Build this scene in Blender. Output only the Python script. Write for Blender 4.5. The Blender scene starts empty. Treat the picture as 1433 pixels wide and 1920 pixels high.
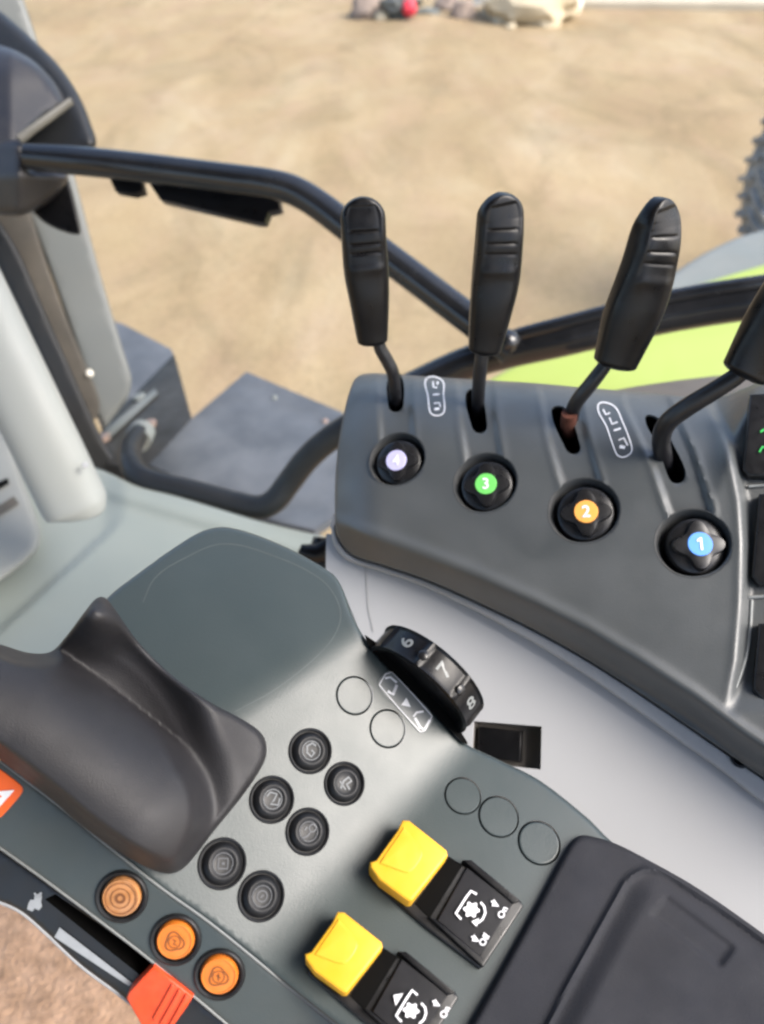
import bpy, math, random
import numpy as np
from mathutils import Vector, Matrix, geometry, noise
random.seed(7)

# ------------------------------------------------------------------ camera model
F, CX, CY = 1478.0, 716.5, 960.0
TH = math.radians(43.0)
CAM = Vector((0.0, 0.0, 2.75))
AX = Vector((1, 0, 0))
AU = Vector((0, math.sin(TH), math.cos(TH)))
AF = Vector((0, math.cos(TH), -math.sin(TH)))


def ray(px, py):
    return AX * ((px - CX) / F) + AU * ((CY - py) / F) + AF


def P(px, py, d):
    return CAM + ray(px, py) * d


def proj(w):
    v = w - CAM
    d = v.dot(AF)
    return (CX + F * v.dot(AX) / d, CY - F * v.dot(AU) / d, d)


def c2w(x, y, z):          # camera-axis vector (x right, y up, z to viewer) -> world
    return AX * x + AU * y - AF * z


def on_z(px, py, z):
    r = ray(px, py)
    t = (z - CAM.z) / r.z
    return CAM + r * t


# ------------------------------------------------------------------ scene basics
sc = bpy.context.scene
COL = sc.collection
ORG = {}


def props(o, label=None, cat=None, group=None, kind=None):
    for k, v in (('label', label), ('category', cat), ('group', group), ('kind', kind)):
        if v:
            o[k] = v
    return o


def thing(name, label, cat, loc, group=None):
    o = bpy.data.objects.new(name, None)
    COL.objects.link(o)
    o.empty_display_size = 0.02
    o.location = loc
    ORG[o.name] = Vector(loc)
    return props(o, label, cat, group)


def mk(name, verts, faces, mat, parent=None, smooth=True, sharp=40, label=None, local=False, matrix=None):
    me = bpy.data.meshes.new(name)
    off = Vector((0, 0, 0)) if (local or parent is None) else ORG[parent.name]
    me.from_pydata([tuple(Vector(v) - off) for v in verts], [], faces)
    me.validate()
    if mat:
        me.materials.append(mat)
    if smooth:
        me.polygons.foreach_set('use_smooth', [True] * len(me.polygons))
        me.set_sharp_from_angle(angle=math.radians(sharp))
    me.update()
    o = bpy.data.objects.new(name, me)
    COL.objects.link(o)
    if parent is not None:
        o.parent = parent
    if matrix is not None:
        m = matrix.copy()
        if parent is not None and not local:
            m.translation = m.translation - off
        o.matrix_local = m
    ORG[o.name] = off
    if label:
        o['label'] = label
    return o


# ------------------------------------------------------------------ materials
def mat(name, col, rough=0.5, spec=0.5, var=0.12, vscale=30.0, bump=0.0, bscale=900.0, rvar=0.08,
        metal=0.0, coat=0.0, dust=0.0, dustcol=(0.30, 0.25, 0.19), sheen=0.0):
    m = bpy.data.materials.new(name)
    m.use_nodes = True
    nt = m.node_tree
    N, L = nt.nodes, nt.links
    b = N['Principled BSDF']
    tc = N.new('ShaderNodeTexCoord')
    n1 = N.new('ShaderNodeTexNoise')
    n1.inputs['Scale'].default_value = vscale
    n1.inputs['Detail'].default_value = 6
    L.new(tc.outputs['Object'], n1.inputs['Vector'])
    ra = N.new('ShaderNodeMapRange')
    ra.inputs['From Min'].default_value = 0.3
    ra.inputs['From Max'].default_value = 0.7
    ra.inputs['To Min'].default_value = 1 - var
    ra.inputs['To Max'].default_value = 1 + var
    L.new(n1.outputs['Fac'], ra.inputs['Value'])
    mx = N.new('ShaderNodeVectorMath')
    mx.operation = 'SCALE'
    mx.inputs[0].default_value = col
    L.new(ra.outputs['Result'], mx.inputs['Scale'])
    out = mx.outputs['Vector']
    if dust > 0:
        n3 = N.new('ShaderNodeTexNoise')
        n3.inputs['Scale'].default_value = vscale * 0.45
        n3.inputs['Detail'].default_value = 9
        n3.inputs['Roughness'].default_value = 0.72
        L.new(tc.outputs['Object'], n3.inputs['Vector'])
        r3 = N.new('ShaderNodeMapRange')
        r3.inputs['From Min'].default_value = 0.42
        r3.inputs['From Max'].default_value = 0.75
        r3.inputs['To Min'].default_value = 0.0
        r3.inputs['To Max'].default_value = dust
        L.new(n3.outputs['Fac'], r3.inputs['Value'])
        mm = N.new('ShaderNodeMix')
        mm.data_type = 'RGBA'
        L.new(r3.outputs['Result'], mm.inputs[0])
        L.new(out, mm.inputs[6])
        mm.inputs[7].default_value = (*dustcol, 1)
        out = mm.outputs[2]
    L.new(out, b.inputs['Base Color'])
    n2 = N.new('ShaderNodeTexNoise')
    n2.inputs['Scale'].default_value = vscale * 2.3
    n2.inputs['Detail'].default_value = 4
    L.new(tc.outputs['Object'], n2.inputs['Vector'])
    rr = N.new('ShaderNodeMapRange')
    rr.inputs['From Min'].default_value = 0.3
    rr.inputs['From Max'].default_value = 0.7
    rr.inputs['To Min'].default_value = max(0.02, rough - rvar)
    rr.inputs['To Max'].default_value = min(1, rough + rvar)
    L.new(n2.outputs['Fac'], rr.inputs['Value'])
    L.new(rr.outputs['Result'], b.inputs['Roughness'])
    b.inputs['Specular IOR Level'].default_value = spec
    b.inputs['Metallic'].default_value = metal
    b.inputs['Coat Weight'].default_value = coat
    b.inputs['Sheen Weight'].default_value = sheen
    if bump > 0:
        nb = N.new('ShaderNodeTexNoise')
        nb.inputs['Scale'].default_value = bscale
        nb.inputs['Detail'].default_value = 3
        L.new(tc.outputs['Object'], nb.inputs['Vector'])
        bp = N.new('ShaderNodeBump')
        bp.inputs['Strength'].default_value = bump
        bp.inputs['Distance'].default_value = 0.0006 if bscale > 200 else 0.01
        L.new(nb.outputs['Fac'], bp.inputs['Height'])
        L.new(bp.outputs['Normal'], b.inputs['Normal'])
    return m


M = {}
M['console'] = mat('console_plastic', (0.056, 0.062, 0.065), 0.43, 0.7, 0.09, 14, 0.2, 1100, rvar=0.10, dust=0.13, dustcol=(0.18, 0.17, 0.15))
M['console_dark'] = mat('dark_trim_plastic', (0.035, 0.038, 0.041), 0.5, 0.45, 0.06, 20, 0.10, 1100, dust=0.08)
M['trim_grey'] = mat('grey_trim', (0.32, 0.33, 0.345), 0.40, 0.4, 0.05, 20, 0.05, 900)
M['side'] = mat('lavender_grey_plastic', (0.415, 0.425, 0.443), 0.55, 0.35, 0.025, 9, 0.10, 1200, dust=0.10, dustcol=(0.34, 0.33, 0.31))
M['arm'] = mat('armrest_plastic', (0.039, 0.052, 0.054), 0.38, 0.55, 0.05, 18, 0.16, 1500, rvar=0.03, dust=0.06, dustcol=(0.13, 0.125, 0.11))
M['strip'] = mat('strip_plastic', (0.038, 0.048, 0.048), 0.42, 0.6, 0.05, 18, 0.15, 1500, dust=0.06)
M['rubber'] = mat('grip_rubber', (0.017, 0.0165, 0.019), 0.52, 0.45, 0.18, 22, 0.45, 1800, dust=0.16, dustcol=(0.060, 0.056, 0.054))
M['pad'] = mat('armrest_fabric', (0.021, 0.022, 0.027), 0.85, 0.22, 0.18, 26, 0.6, 1600, dust=0.16, dustcol=(0.060, 0.056, 0.055))
M['black'] = mat('black_plastic', (0.010, 0.010, 0.011), 0.34, 0.5, 0.2, 60, 0.05, 900)
M['matblack'] = mat('matt_black_plastic', (0.0042, 0.0042, 0.005), 0.34, 0.28, 0.2, 60, 0.08, 1500, dust=0.05, dustcol=(0.05, 0.045, 0.04))
M['void'] = mat('slot_black', (0.004, 0.004, 0.004), 0.9, 0.05, 0.0, 20)
M['button'] = mat('button_rubber', (0.008, 0.0085, 0.010), 0.48, 0.35, 0.15, 80, 0.08, 1800, dust=0.10, dustcol=(0.04, 0.04, 0.04))
M['steel'] = mat('black_painted_steel', (0.009, 0.010, 0.012), 0.2, 0.6, 0.15, 25, 0.04, 300, dust=0.10, dustcol=(0.12, 0.11, 0.10))
M['rod'] = mat('lever_rod_paint', (0.010, 0.010, 0.012), 0.4, 0.5, 0.15, 60)
M['rust'] = mat('rusty_steel', (0.10, 0.035, 0.022), 0.8, 0.3, 0.4, 150)
M['yellow'] = mat('yellow_plastic', (0.70, 0.375, 0.02), 0.42, 0.45, 0.04, 60, 0.05, 900, dust=0.04)
M['orange'] = mat('orange_plastic', (0.60, 0.165, 0.018), 0.38, 0.45, 0.06, 90, 0.05, 900, dust=0.12)
M['orange_worn'] = mat('worn_orange_plastic', (0.44, 0.19, 0.06), 0.42, 0.45, 0.18, 160, 0.05, 900, dust=0.45, dustcol=(0.28, 0.24, 0.20))
M['red'] = mat('red_orange_plastic', (0.68, 0.065, 0.015), 0.45, 0.45, 0.15, 140, 0.10, 500, dust=0.12)
M['label_orange'] = mat('orange_label', (0.80, 0.12, 0.015), 0.4, 0.4, 0.05, 60)
M['white'] = mat('white_print', (0.78, 0.78, 0.80), 0.5, 0.4, 0.06, 200)
M['greyprint'] = mat('grey_print', (0.30, 0.32, 0.34), 0.5, 0.4, 0.06, 200)
M['dimprint'] = mat('dim_grey_print', (0.06, 0.065, 0.075), 0.5, 0.4, 0.1, 200)
M['brownprint'] = mat('brown_print', (0.16, 0.06, 0.02), 0.5, 0.4, 0.1, 200)
M['plate'] = mat('grey_plate', (0.17, 0.18, 0.18), 0.4, 0.4, 0.05, 100)
M['cap_lav'] = mat('lavender_cap', (0.52, 0.50, 0.78), 0.4, 0.4, 0.03, 100)
M['cap_grn'] = mat('green_cap', (0.16, 0.60, 0.13), 0.4, 0.4, 0.03, 100)
M['cap_org'] = mat('orange_cap', (0.82, 0.36, 0.08), 0.4, 0.4, 0.03, 100)
M['cap_blu'] = mat('blue_cap', (0.10, 0.30, 0.80), 0.4, 0.4, 0.03, 100)
M['green_icon'] = mat('green_icon', (0.05, 0.45, 0.10), 0.4, 0.4, 0.03, 100)
M['pillar'] = mat('pale_pillar_plastic', (0.31, 0.33, 0.322), 0.5, 0.4, 0.02, 8, 0.05, 800, dust=0.03)
M['sill'] = mat('pale_green_grey_sill', (0.245, 0.272, 0.246), 0.5, 0.4, 0.04, 10, 0.08, 800, dust=0.10)
M['leftpanel'] = mat('pale_grey_panel', (0.205, 0.212, 0.20), 0.65, 0.4, 0.03, 10, 0.05, 800, dust=0.05)
M['post'] = mat('grey_post_paint', (0.125, 0.135, 0.132), 0.4, 0.5, 0.05, 6, 0.03, 200, dust=0.10)
M['postbrown'] = mat('dusty_brown_channel', (0.066, 0.060, 0.051), 0.7, 0.3, 0.15, 20, 0.1, 300, dust=0.15)
M['seal'] = mat('black_seal_rubber', (0.012, 0.013, 0.014), 0.5, 0.4, 0.1, 20)
M['plateblue'] = mat('blue_grey_step', (0.072, 0.083, 0.098), 0.75, 0.4, 0.25, 9, 0.5, 350, dust=0.35, dustcol=(0.17, 0.17, 0.17))
M['bracket'] = mat('dark_bracket_steel', (0.026, 0.026, 0.024), 0.6, 0.4, 0.25, 15, 0.3, 250, dust=0.4, dustcol=(0.075, 0.066, 0.055))
M['bolt'] = mat('dull_bolt_steel', (0.30, 0.22, 0.18), 0.45, 0.5, 0.2, 60, metal=0.4)
M['lime'] = mat('lime_green_paint', (0.31, 0.39, 0.088), 0.4, 0.5, 0.03, 6, 0.0, 100, dust=0.12, dustcol=(0.42, 0.42, 0.2))
M['fendergrey'] = mat('grey_fender_rubber', (0.165, 0.185, 0.18), 0.8, 0.3, 0.06, 8, 0.15, 200, dust=0.2)
M['housing'] = mat('dark_grey_housing', (0.014, 0.0145, 0.018), 0.42, 0.45, 0.08, 12, 0.12, 900, dust=0.12)
M['ledge'] = mat('beige_grey_edge', (0.12, 0.115, 0.10), 0.5, 0.4, 0.1, 30)
M['ledgedark'] = mat('brown_grey_ledge', (0.11, 0.105, 0.10), 0.6, 0.4, 0.15, 12, 0.1, 400, dust=0.3)
M['carpet'] = mat('dusty_floor_mat', (0.34, 0.215, 0.135), 0.95, 0.1, 0.28, 55, 0.9, 130, dust=0.5, dustcol=(0.52, 0.36, 0.26))
M['rock'] = mat('grey_brown_rock', (0.25, 0.20, 0.165), 0.9, 0.2, 0.25, 5, 0.4, 30)
M['palerock'] = mat('cream_stone', (0.47, 0.40, 0.28), 0.9, 0.2, 0.12, 4, 0.3, 25)
M['whitestone'] = mat('white_stone', (0.72, 0.69, 0.60), 0.8, 0.3, 0.08, 4, 0.2, 25)
M['scrapred'] = mat('red_scrap', (0.62, 0.03, 0.05), 0.4, 0.5, 0.1, 20)
M['scrapdark'] = mat('dark_scrap', (0.07, 0.075, 0.07), 0.6, 0.4, 0.2, 20)
M['gravel'] = mat('grey_gravel', (0.20, 0.20, 0.19), 0.95, 0.2, 0.5, 14, 0.8, 40)
M['concrete'] = mat('pale_concrete', (0.40, 0.355, 0.275), 0.9, 0.2, 0.08, 2)


def ground_mat():
    m = bpy.data.materials.new('tan_dirt')
    m.use_nodes = True
    N, L = m.node_tree.nodes, m.node_tree.links
    b = N['Principled BSDF']
    b.inputs['Roughness'].default_value = 0.95
    b.inputs['Specular IOR Level'].default_value = 0.15
    tc = N.new('ShaderNodeTexCoord')

    def nz(scale, det, rough, stretch=(1, 1, 1), dist=0.0):
        mp = N.new('ShaderNodeMapping')
        mp.inputs['Scale'].default_value = stretch
        L.new(tc.outputs['Object'], mp.inputs['Vector'])
        n = N.new('ShaderNodeTexNoise')
        n.inputs['Scale'].default_value = scale
        n.inputs['Detail'].default_value = det
        n.inputs['Roughness'].default_value = rough
        n.inputs['Distortion'].default_value = dist
        L.new(mp.outputs['Vector'], n.inputs['Vector'])
        return n.outputs['Fac']

    def ramp(src, stops):
        r = N.new('ShaderNodeValToRGB')
        e = r.color_ramp.elements
        e[0].position, e[0].color = stops[0][0], (*stops[0][1], 1)
        e[1].position, e[1].color = stops[-1][0], (*stops[-1][1], 1)
        for p, c in stops[1:-1]:
            q = e.new(p)
            q.color = (*c, 1)
        L.new(src, r.inputs['Fac'])
        return r.outputs['Color']

    def mix(a, bb, f, mode='MIX'):
        x = N.new('ShaderNodeMix')
        x.data_type = 'RGBA'
        x.blend_type = mode
        if isinstance(f, float):
            x.inputs[0].default_value = f
        else:
            L.new(f, x.inputs[0])
        L.new(a, x.inputs[6])
        L.new(bb, x.inputs[7])
        return x.outputs[2]
    base = ramp(nz(0.75, 8, 0.68, (1, 0.5, 1), 0.6), [(0.30, (0.210, 0.156, 0.090)), (0.45, (0.265, 0.205, 0.117)), (0.55, (0.298, 0.237, 0.142)), (0.70, (0.345, 0.295, 0.198))])
    pink = ramp(nz(1.7, 6, 0.62, (1, 0.5, 1), 0.5), [(0.36, (0.300, 0.225, 0.130)), (0.52, (0.285, 0.205, 0.125)), (0.66, (0.290, 0.196, 0.136))])
    c = mix(base, pink, 0.36)
    olive = ramp(nz(1.1, 8, 0.68, (1, 0.5, 1), 0.9), [(0.50, (1, 1, 1)), (0.58, (0.86, 0.87, 0.86)), (0.74, (0.70, 0.71, 0.71))])
    c = mix(c, olive, 0.85, 'MULTIPLY')
    pale = ramp(nz(0.9, 7, 0.64, (1, 0.45, 1), 0.7), [(0.50, (1, 1, 1)), (0.66, (1.20, 1.22, 1.27))])
    c = mix(c, pale, 0.65, 'MULTIPLY')
    fine = ramp(nz(26, 8, 0.75), [(0.32, (0.74, 0.73, 0.72)), (0.52, (1, 1, 1)), (0.75, (1.16, 1.15, 1.12))])
    c = mix(c, fine, 0.7, 'MULTIPLY')
    streak = ramp(nz(0.5, 4, 0.55, (0.22, 1.3, 1), 0.8), [(0.40, (0.90, 0.88, 0.84)), (0.52, (1, 1, 1)), (0.68, (1.13, 1.12, 1.06))])
    c = mix(c, streak, 0.18, 'MULTIPLY')
    L.new(c, b.inputs['Base Color'])
    bp = N.new('ShaderNodeBump')
    bp.inputs['Strength'].default_value = 0.5
    bp.inputs['Distance'].default_value = 0.03
    L.new(nz(9, 9, 0.7), bp.inputs['Height'])
    L.new(bp.outputs['Normal'], b.inputs['Normal'])
    return m


M['tyre'] = mat('dusty_tyre_rubber', (0.22, 0.22, 0.21), 0.95, 0.2, 0.5, 22, 1.0, 60, dust=0.9, dustcol=(0.34, 0.335, 0.31))
M['panelblack'] = mat('symbol_panel_black', (0.012, 0.012, 0.014), 0.55, 0.2, 0.2, 90, 0.08, 1500, dust=0.1, dustcol=(0.05, 0.05, 0.05))
M['symgrey'] = mat('symbol_grey_print', (0.12, 0.13, 0.14), 0.5, 0.4, 0.1, 200)
M['groove'] = mat('groove_line', (0.085, 0.10, 0.10), 0.4, 0.4, 0.1, 90)
M['roof'] = mat('shading_roof_fabric', (0.06, 0.06, 0.06), 0.9, 0.2, 0.05, 8)
M['ground'] = ground_mat()


# ------------------------------------------------------------------ surfaces
class Surf:
    """A surface seen along the rays: depth as a function of the ray."""

    def __init__(s, fn):
        s.fn = fn

    def d(s, px, py):
        return s.fn(px, py)

    def P(s, px, py, lift=0.0):
        q = P(px, py, s.fn(px, py))
        if lift:
            q = q + s.N(px, py) * lift
        return q

    def N(s, px, py):
        e = 4.0
        a = P(px + e, py, s.fn(px + e, py)) - P(px - e, py, s.fn(px - e, py))
        b = P(px, py - e, s.fn(px, py - e)) - P(px, py + e, s.fn(px, py + e))
        return a.cross(b).normalized()

    def frame(s, px, py, ax=(1, 0), lift=0.0):
        n = s.N(px, py)
        o = s.P(px, py) + n * lift
        e = 4.0
        t = s.P(px + ax[0] * e, py + ax[1] * e) - s.P(px - ax[0] * e, py - ax[1] * e)
        x = (t - n * t.dot(n)).normalized()
        y = n.cross(x)
        return Matrix(((x.x, y.x, n.x, o.x), (x.y, y.y, n.y, o.y), (x.z, y.z, n.z, o.z), (0, 0, 0, 1)))


def plane3(a, b, c):
    """Plane through three (px,py,depth): 1/depth is affine in the pixel."""
    A = np.array([[1, p[0], p[1]] for p in (a, b, c)], float)
    k = np.linalg.solve(A, np.array([1.0 / p[2] for p in (a, b, c)]))
    return Surf(lambda x, y: 1.0 / max(0.05, k[0] + k[1] * x + k[2] * y))


def planeN(px, py, d, n):
    w = c2w(*n).normalized()
    p0 = (P(px, py, d) - CAM).dot(w)
    return Surf(lambda x, y: p0 / ray(x, y).dot(w))


def horiz(z):
    return Surf(lambda x, y: (z - CAM.z) / ray(x, y).z)


def smax(a, b, k):
    h = max(0.0, min(1.0, 0.5 + 0.5 * (a - b) / k))
    return b + (a - b) * h + k * h * (1 - h)


def smin(a, b, k):
    return -smax(-a, -b, k)


def sstep(a, b, x):
    t = max(0.0, min(1.0, (x - a) / (b - a)))
    return t * t * (3 - 2 * t)


# ------------------------------------------------------------------ outlines
def smooth(pts, step=10.0, closed=True):
    """Catmull-Rom through pts; a third element 1 marks a sharp corner."""
    n = len(pts)
    out = []
    rng = range(n) if closed else range(n - 1)
    for i in rng:
        p1, p2 = pts[i], pts[(i + 1) % n]
        p0 = pts[(i - 1) % n] if (closed or i > 0) else p1
        p3 = pts[(i + 2) % n] if (closed or i + 2 < n) else p2
        a, b = np.array(p1[:2], float), np.array(p2[:2], float)
        L = np.linalg.norm(b - a)
        z, w = np.array(p0[:2], float), np.array(p3[:2], float)
        m1 = (b - z)
        m2 = (w - a)
        l1, l2 = np.linalg.norm(m1), np.linalg.norm(m2)
        m1 = m1 / max(l1, 1e-6) * L
        m2 = m2 / max(l2, 1e-6) * L
        if len(p1) > 2 or (not closed and i == 0):
            m1 = b - a
        if len(p2) > 2 or (not closed and i + 2 == n):
            m2 = b - a
        k = max(1, int(round(L / step)))
        for j in range(k):
            t = j / k
            h = (2 * t**3 - 3 * t**2 + 1) * a + (t**3 - 2 * t**2 + t) * m1 + (-2 * t**3 + 3 * t**2) * b + (t**3 - t**2) * m2
            out.append((h[0], h[1]))
    if not closed:
        out.append(tuple(pts[-1][:2]))
    return out


def poly_dist(Q, poly, closed=True):
    """Distance of points Q (n,2) to a polyline."""
    Q = np.asarray(Q, float).reshape(-1, 2)
    A = np.asarray([p[:2] for p in poly], float)
    B = np.roll(A, -1, axis=0) if closed else A[1:]
    if not closed:
        A = A[:-1]
    d = B - A
    L2 = np.maximum((d**2).sum(1), 1e-12)
    best = np.full(len(Q), 1e18)
    for i in range(0, len(Q), 2000):
        q = Q[i:i + 2000]
        t = np.clip(((q[:, None, :] - A[None]) * d[None]).sum(2) / L2, 0, 1)
        c = A[None] + t[..., None] * d[None]
        best[i:i + 2000] = np.sqrt(((q[:, None, :] - c)**2).sum(2)).min(1)
    return best


def inside(Q, poly):
    Q = np.asarray(Q, float).reshape(-1, 2)
    A = np.asarray([p[:2] for p in poly], float)
    B = np.roll(A, -1, axis=0)
    r = np.zeros(len(Q), bool)
    for a, b in zip(A, B):
        c = ((a[1] > Q[:, 1]) != (b[1] > Q[:, 1]))
        with np.errstate(divide='ignore', invalid='ignore'):
            x = (b[0] - a[0]) * (Q[:, 1] - a[1]) / (b[1] - a[1]) + a[0]
        r ^= c & (Q[:, 0] < x)
    return r


def area(poly):
    A = np.asarray([p[:2] for p in poly], float)
    B = np.roll(A, -1, axis=0)
    return 0.5 * (A[:, 0] * B[:, 1] - B[:, 0] * A[:, 1]).sum()


def shell(name, outline, surf, m, parent, step=12.0, rr=0.0, rd=0.003, thick=0.03, tdir=None, holes=(),
          sm=True, sharp=40, label=None, ostep=None, rings=None, hole_skirt=0.004):
    """A moulded panel: the outlined piece of a surface with rounded rims and real thickness."""
    ol = smooth(outline, ostep or max(4.0, step * 0.6)) if sm else [tuple(p[:2]) for p in outline]
    if area(ol) < 0:
        ol = ol[::-1]
    OL = np.array(ol, float)
    pts = [tuple(p) for p in ol]
    edges = [(i, (i + 1) % len(ol)) for i in range(len(ol))]
    for h in holes:
        s0 = len(pts)
        pts += [tuple(p) for p in h]
        edges += [(s0 + i, s0 + (i + 1) % len(h)) for i in range(len(h))]
    # rim rings
    cand = []
    if rings is None:
        rings = [rr * (1 - math.cos(a * math.pi / 8)) for a in (1, 2, 3, 4)] if rr > 0 else []
    nrm = np.roll(OL, -1, axis=0) - np.roll(OL, 1, axis=0)
    nrm = np.stack([-nrm[:, 1], nrm[:, 0]], 1)
    nrm /= np.maximum(np.linalg.norm(nrm, axis=1, keepdims=True), 1e-9)
    for r in rings:
        if r < 0.3:
            continue
        q = OL + nrm * r
        ok = inside(q, ol) & (poly_dist(q, ol) > r * 0.93)
        cand.append(q[ok])
    x0, y0 = OL.min(0)
    x1, y1 = OL.max(0)
    gx, gy = np.meshgrid(np.arange(x0, x1, step), np.arange(y0, y1, step * 0.9))
    gx = gx + (np.arange(gx.shape[0]) % 2)[:, None] * step * 0.5
    G = np.stack([gx.ravel(), gy.ravel()], 1)
    G = G[inside(G, ol)]
    G = G[poly_dist(G, ol) > max(step * 0.55, (max(rings) if len(rings) else 0) + step * 0.3)]
    cand.append(G)
    C = np.concatenate(cand) if cand else np.zeros((0, 2))
    for h in holes:
        if len(C):
            C = C[~inside(C, h)]
            C = C[poly_dist(C, h) > step * 0.3]
    pts += [tuple(p) for p in C]
    res = geometry.delaunay_2d_cdt([Vector(p) for p in pts], edges, [list(range(len(ol)))], 1, 1e-4)
    v2, fs, orig = res[0], res[2], res[3]
    V2 = np.array([(v.x, v.y) for v in v2])
    tri = [f for f in fs]
    if holes:
        cen = np.array([V2[list(f)].mean(0) for f in tri])
        kill = np.zeros(len(tri), bool)
        for h in holes:
            kill |= inside(cen, h)
        tri = [f for f, k in zip(tri, kill) if not k]
    dist = poly_dist(V2, ol)
    W = []
    for (x, y), ds in zip(V2, dist):
        d = surf.fn(x, y)
        if rr > 0 and ds < rr:
            t = 1 - ds / rr
            d += rd * (1 - math.sqrt(max(0.0, 1 - t * t)))
        W.append(P(x, y, d))
    faces = []
    for f in tri:
        a, b, c = W[f[0]], W[f[1]], W[f[2]]
        n = (b - a).cross(c - a)
        faces.append(tuple(f) if n.dot(CAM - a) > 0 else tuple(reversed(f)))
    # skirts on open edges
    cnt = {}
    for f in faces:
        for i in range(len(f)):
            e = (f[i], f[(i + 1) % len(f)])
            k = (min(e), max(e))
            cnt[k] = None if k in cnt else e
    c2 = OL.mean(0)
    if tdir is None:
        td = ray(*c2).normalized()
        tfn = lambda x, y: td
    elif callable(tdir):
        tfn = tdir
    else:
        tfn = lambda x, y: tdir
    low = {}
    hole_pts = [np.array(h) for h in holes]
    for e in cnt.values():
        if e is None:
            continue
        mid = (V2[e[0]] + V2[e[1]]) / 2
        is_hole = any(poly_dist([mid], h)[0] < 0.6 for h in hole_pts) and poly_dist([mid], ol)[0] > 0.6
        th = hole_skirt if is_hole else thick
        for v in e:
            if v not in low:
                x, y = V2[v]
                low[v] = len(W)
                W.append(W[v] + tfn(x, y) * th)
        faces.append((e[1], e[0], low[e[0]], low[e[1]]))
    return mk(name, W, faces, m, parent, True, sharp, label)


def prism(name, outline, surf, m, parent, top=0.005, bot=-0.001, bevel=0.0008, sm=False, step=6.0, label=None, dish=None, grid=None):
    """A raised block whose TOP face has the given outline; the surface's local plane carries it."""
    ol = smooth(outline, step) if sm else [tuple(p[:2]) for p in outline]
    cx, cy = np.mean([p[0] for p in ol]), np.mean([p[1] for p in ol])
    n = surf.N(cx, cy)
    o = surf.P(cx, cy) + n * top
    T = [CAM + ray(*p) * ((o - CAM).dot(n) / ray(*p).dot(n)) for p in ol]
    c = sum(T, Vector()) / len(T)
    if sum(((T[i] - c).cross(T[(i + 1) % len(T)] - c)).dot(n) for i in range(len(T))) < 0:
        T = T[::-1]
    k = len(T)
    V, Fc = [], []

    def inset(pts, w):
        out = []
        for i in range(k):
            a, b, d = pts[i - 1], pts[i], pts[(i + 1) % k]
            e1 = (b - a).normalized()
            e2 = (d - b).normalized()
            n1, n2 = n.cross(e1), n.cross(e2)
            bis = n1 + n2
            bl = max(bis.length, 0.3)
            out.append(b + bis.normalized() * (w / max(0.35, bl / 2)))
        return out
    layers = [[p - n * (top - bot) for p in T]]
    if bevel > 0:
        layers.append([p - n * bevel for p in T])
        for a in (22.5, 45, 67.5, 90):
            ra = math.radians(a)
            layers.append([q - n * bevel * (1 - math.sin(ra)) for q in inset(T, bevel * (1 - math.cos(ra)))])
    else:
        layers.append(T)
    for ly in layers:
        V += ly
    for j in range(len(layers) - 1):
        for i in range(k):
            a, b = j * k + i, j * k + (i + 1) % k
            Fc.append((a, b, b + k, a + k))
    last = (len(layers) - 1) * k
    Fc.append(tuple(range(last, last + k)))
    Fc.append(tuple(reversed(range(k))))
    return mk(name, V, Fc, m, parent, True, 50, label)


# ------------------------------------------------------------------ other builders
def lathe_data(profile, seg=40, mod=None):
    V, Fc = [], []
    rows = []
    for r, h in profile:
        if r < 1e-7:
            rows.append([len(V)])
            V.append((0, 0, h))
        else:
            rows.append(list(range(len(V), len(V) + seg)))
            for i in range(seg):
                a = 2 * math.pi * i / seg
                q = r * (mod(a, r, h) if mod else 1)
                V.append((q * math.cos(a), q * math.sin(a), h))
    for A, B in zip(rows, rows[1:]):
        for i in range(seg):
            j = (i + 1) % seg
            if len(A) > 1 and len(B) > 1:
                Fc.append((A[i], A[j], B[j], B[i]))
            elif len(A) > 1:
                Fc.append((A[i], A[j], B[0]))
            elif len(B) > 1:
                Fc.append((A[0], B[j], B[i]))
    return V, Fc


def lathe(name, profile, m, parent, matrix=None, seg=40, local=False, sharp=35, mod=None, label=None):
    V, Fc = lathe_data(profile, seg, mod)
    return mk(name, V, Fc, m, parent, True, sharp, label, local=local, matrix=matrix) if local else mk_local(name, V, Fc, m, parent, matrix, sharp, label)


def mk_local(name, V, Fc, m, parent, matrix, sharp=35, label=None):
    me = bpy.data.meshes.new(name)
    me.from_pydata([tuple(v) for v in V], [], Fc)
    me.materials.append(m)
    me.polygons.foreach_set('use_smooth', [True] * len(me.polygons))
    me.set_sharp_from_angle(angle=math.radians(sharp))
    o = bpy.data.objects.new(name, me)
    COL.objects.link(o)
    o.parent = parent
    mm = matrix.copy() if matrix is not None else Matrix.Identity(4)
    if parent is not None and matrix is not None:
        mm.translation = mm.translation - ORG[parent.name]
    o.matrix_local = mm
    ORG[o.name] = ORG[parent.name] if parent is not None else Vector()
    if label:
        o['label'] = label
    return o


def spline3(pts, n=12):
    """Catmull-Rom through 4-vectors (x,y,z,r)."""
    A = [np.array(p, float) for p in pts]
    out = []
    for i in range(len(A) - 1):
        p0, p1, p2, p3 = A[max(i - 1, 0)], A[i], A[i + 1], A[min(i + 2, len(A) - 1)]
        for j in range(n):
            t = j / n
            out.append(0.5 * (2 * p1 + (p2 - p0) * t + (2 * p0 - 5 * p1 + 4 * p2 - p3) * t * t + (3 * p1 - p0 - 3 * p2 + p3) * t**3))
    out.append(A[-1])
    return out


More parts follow.
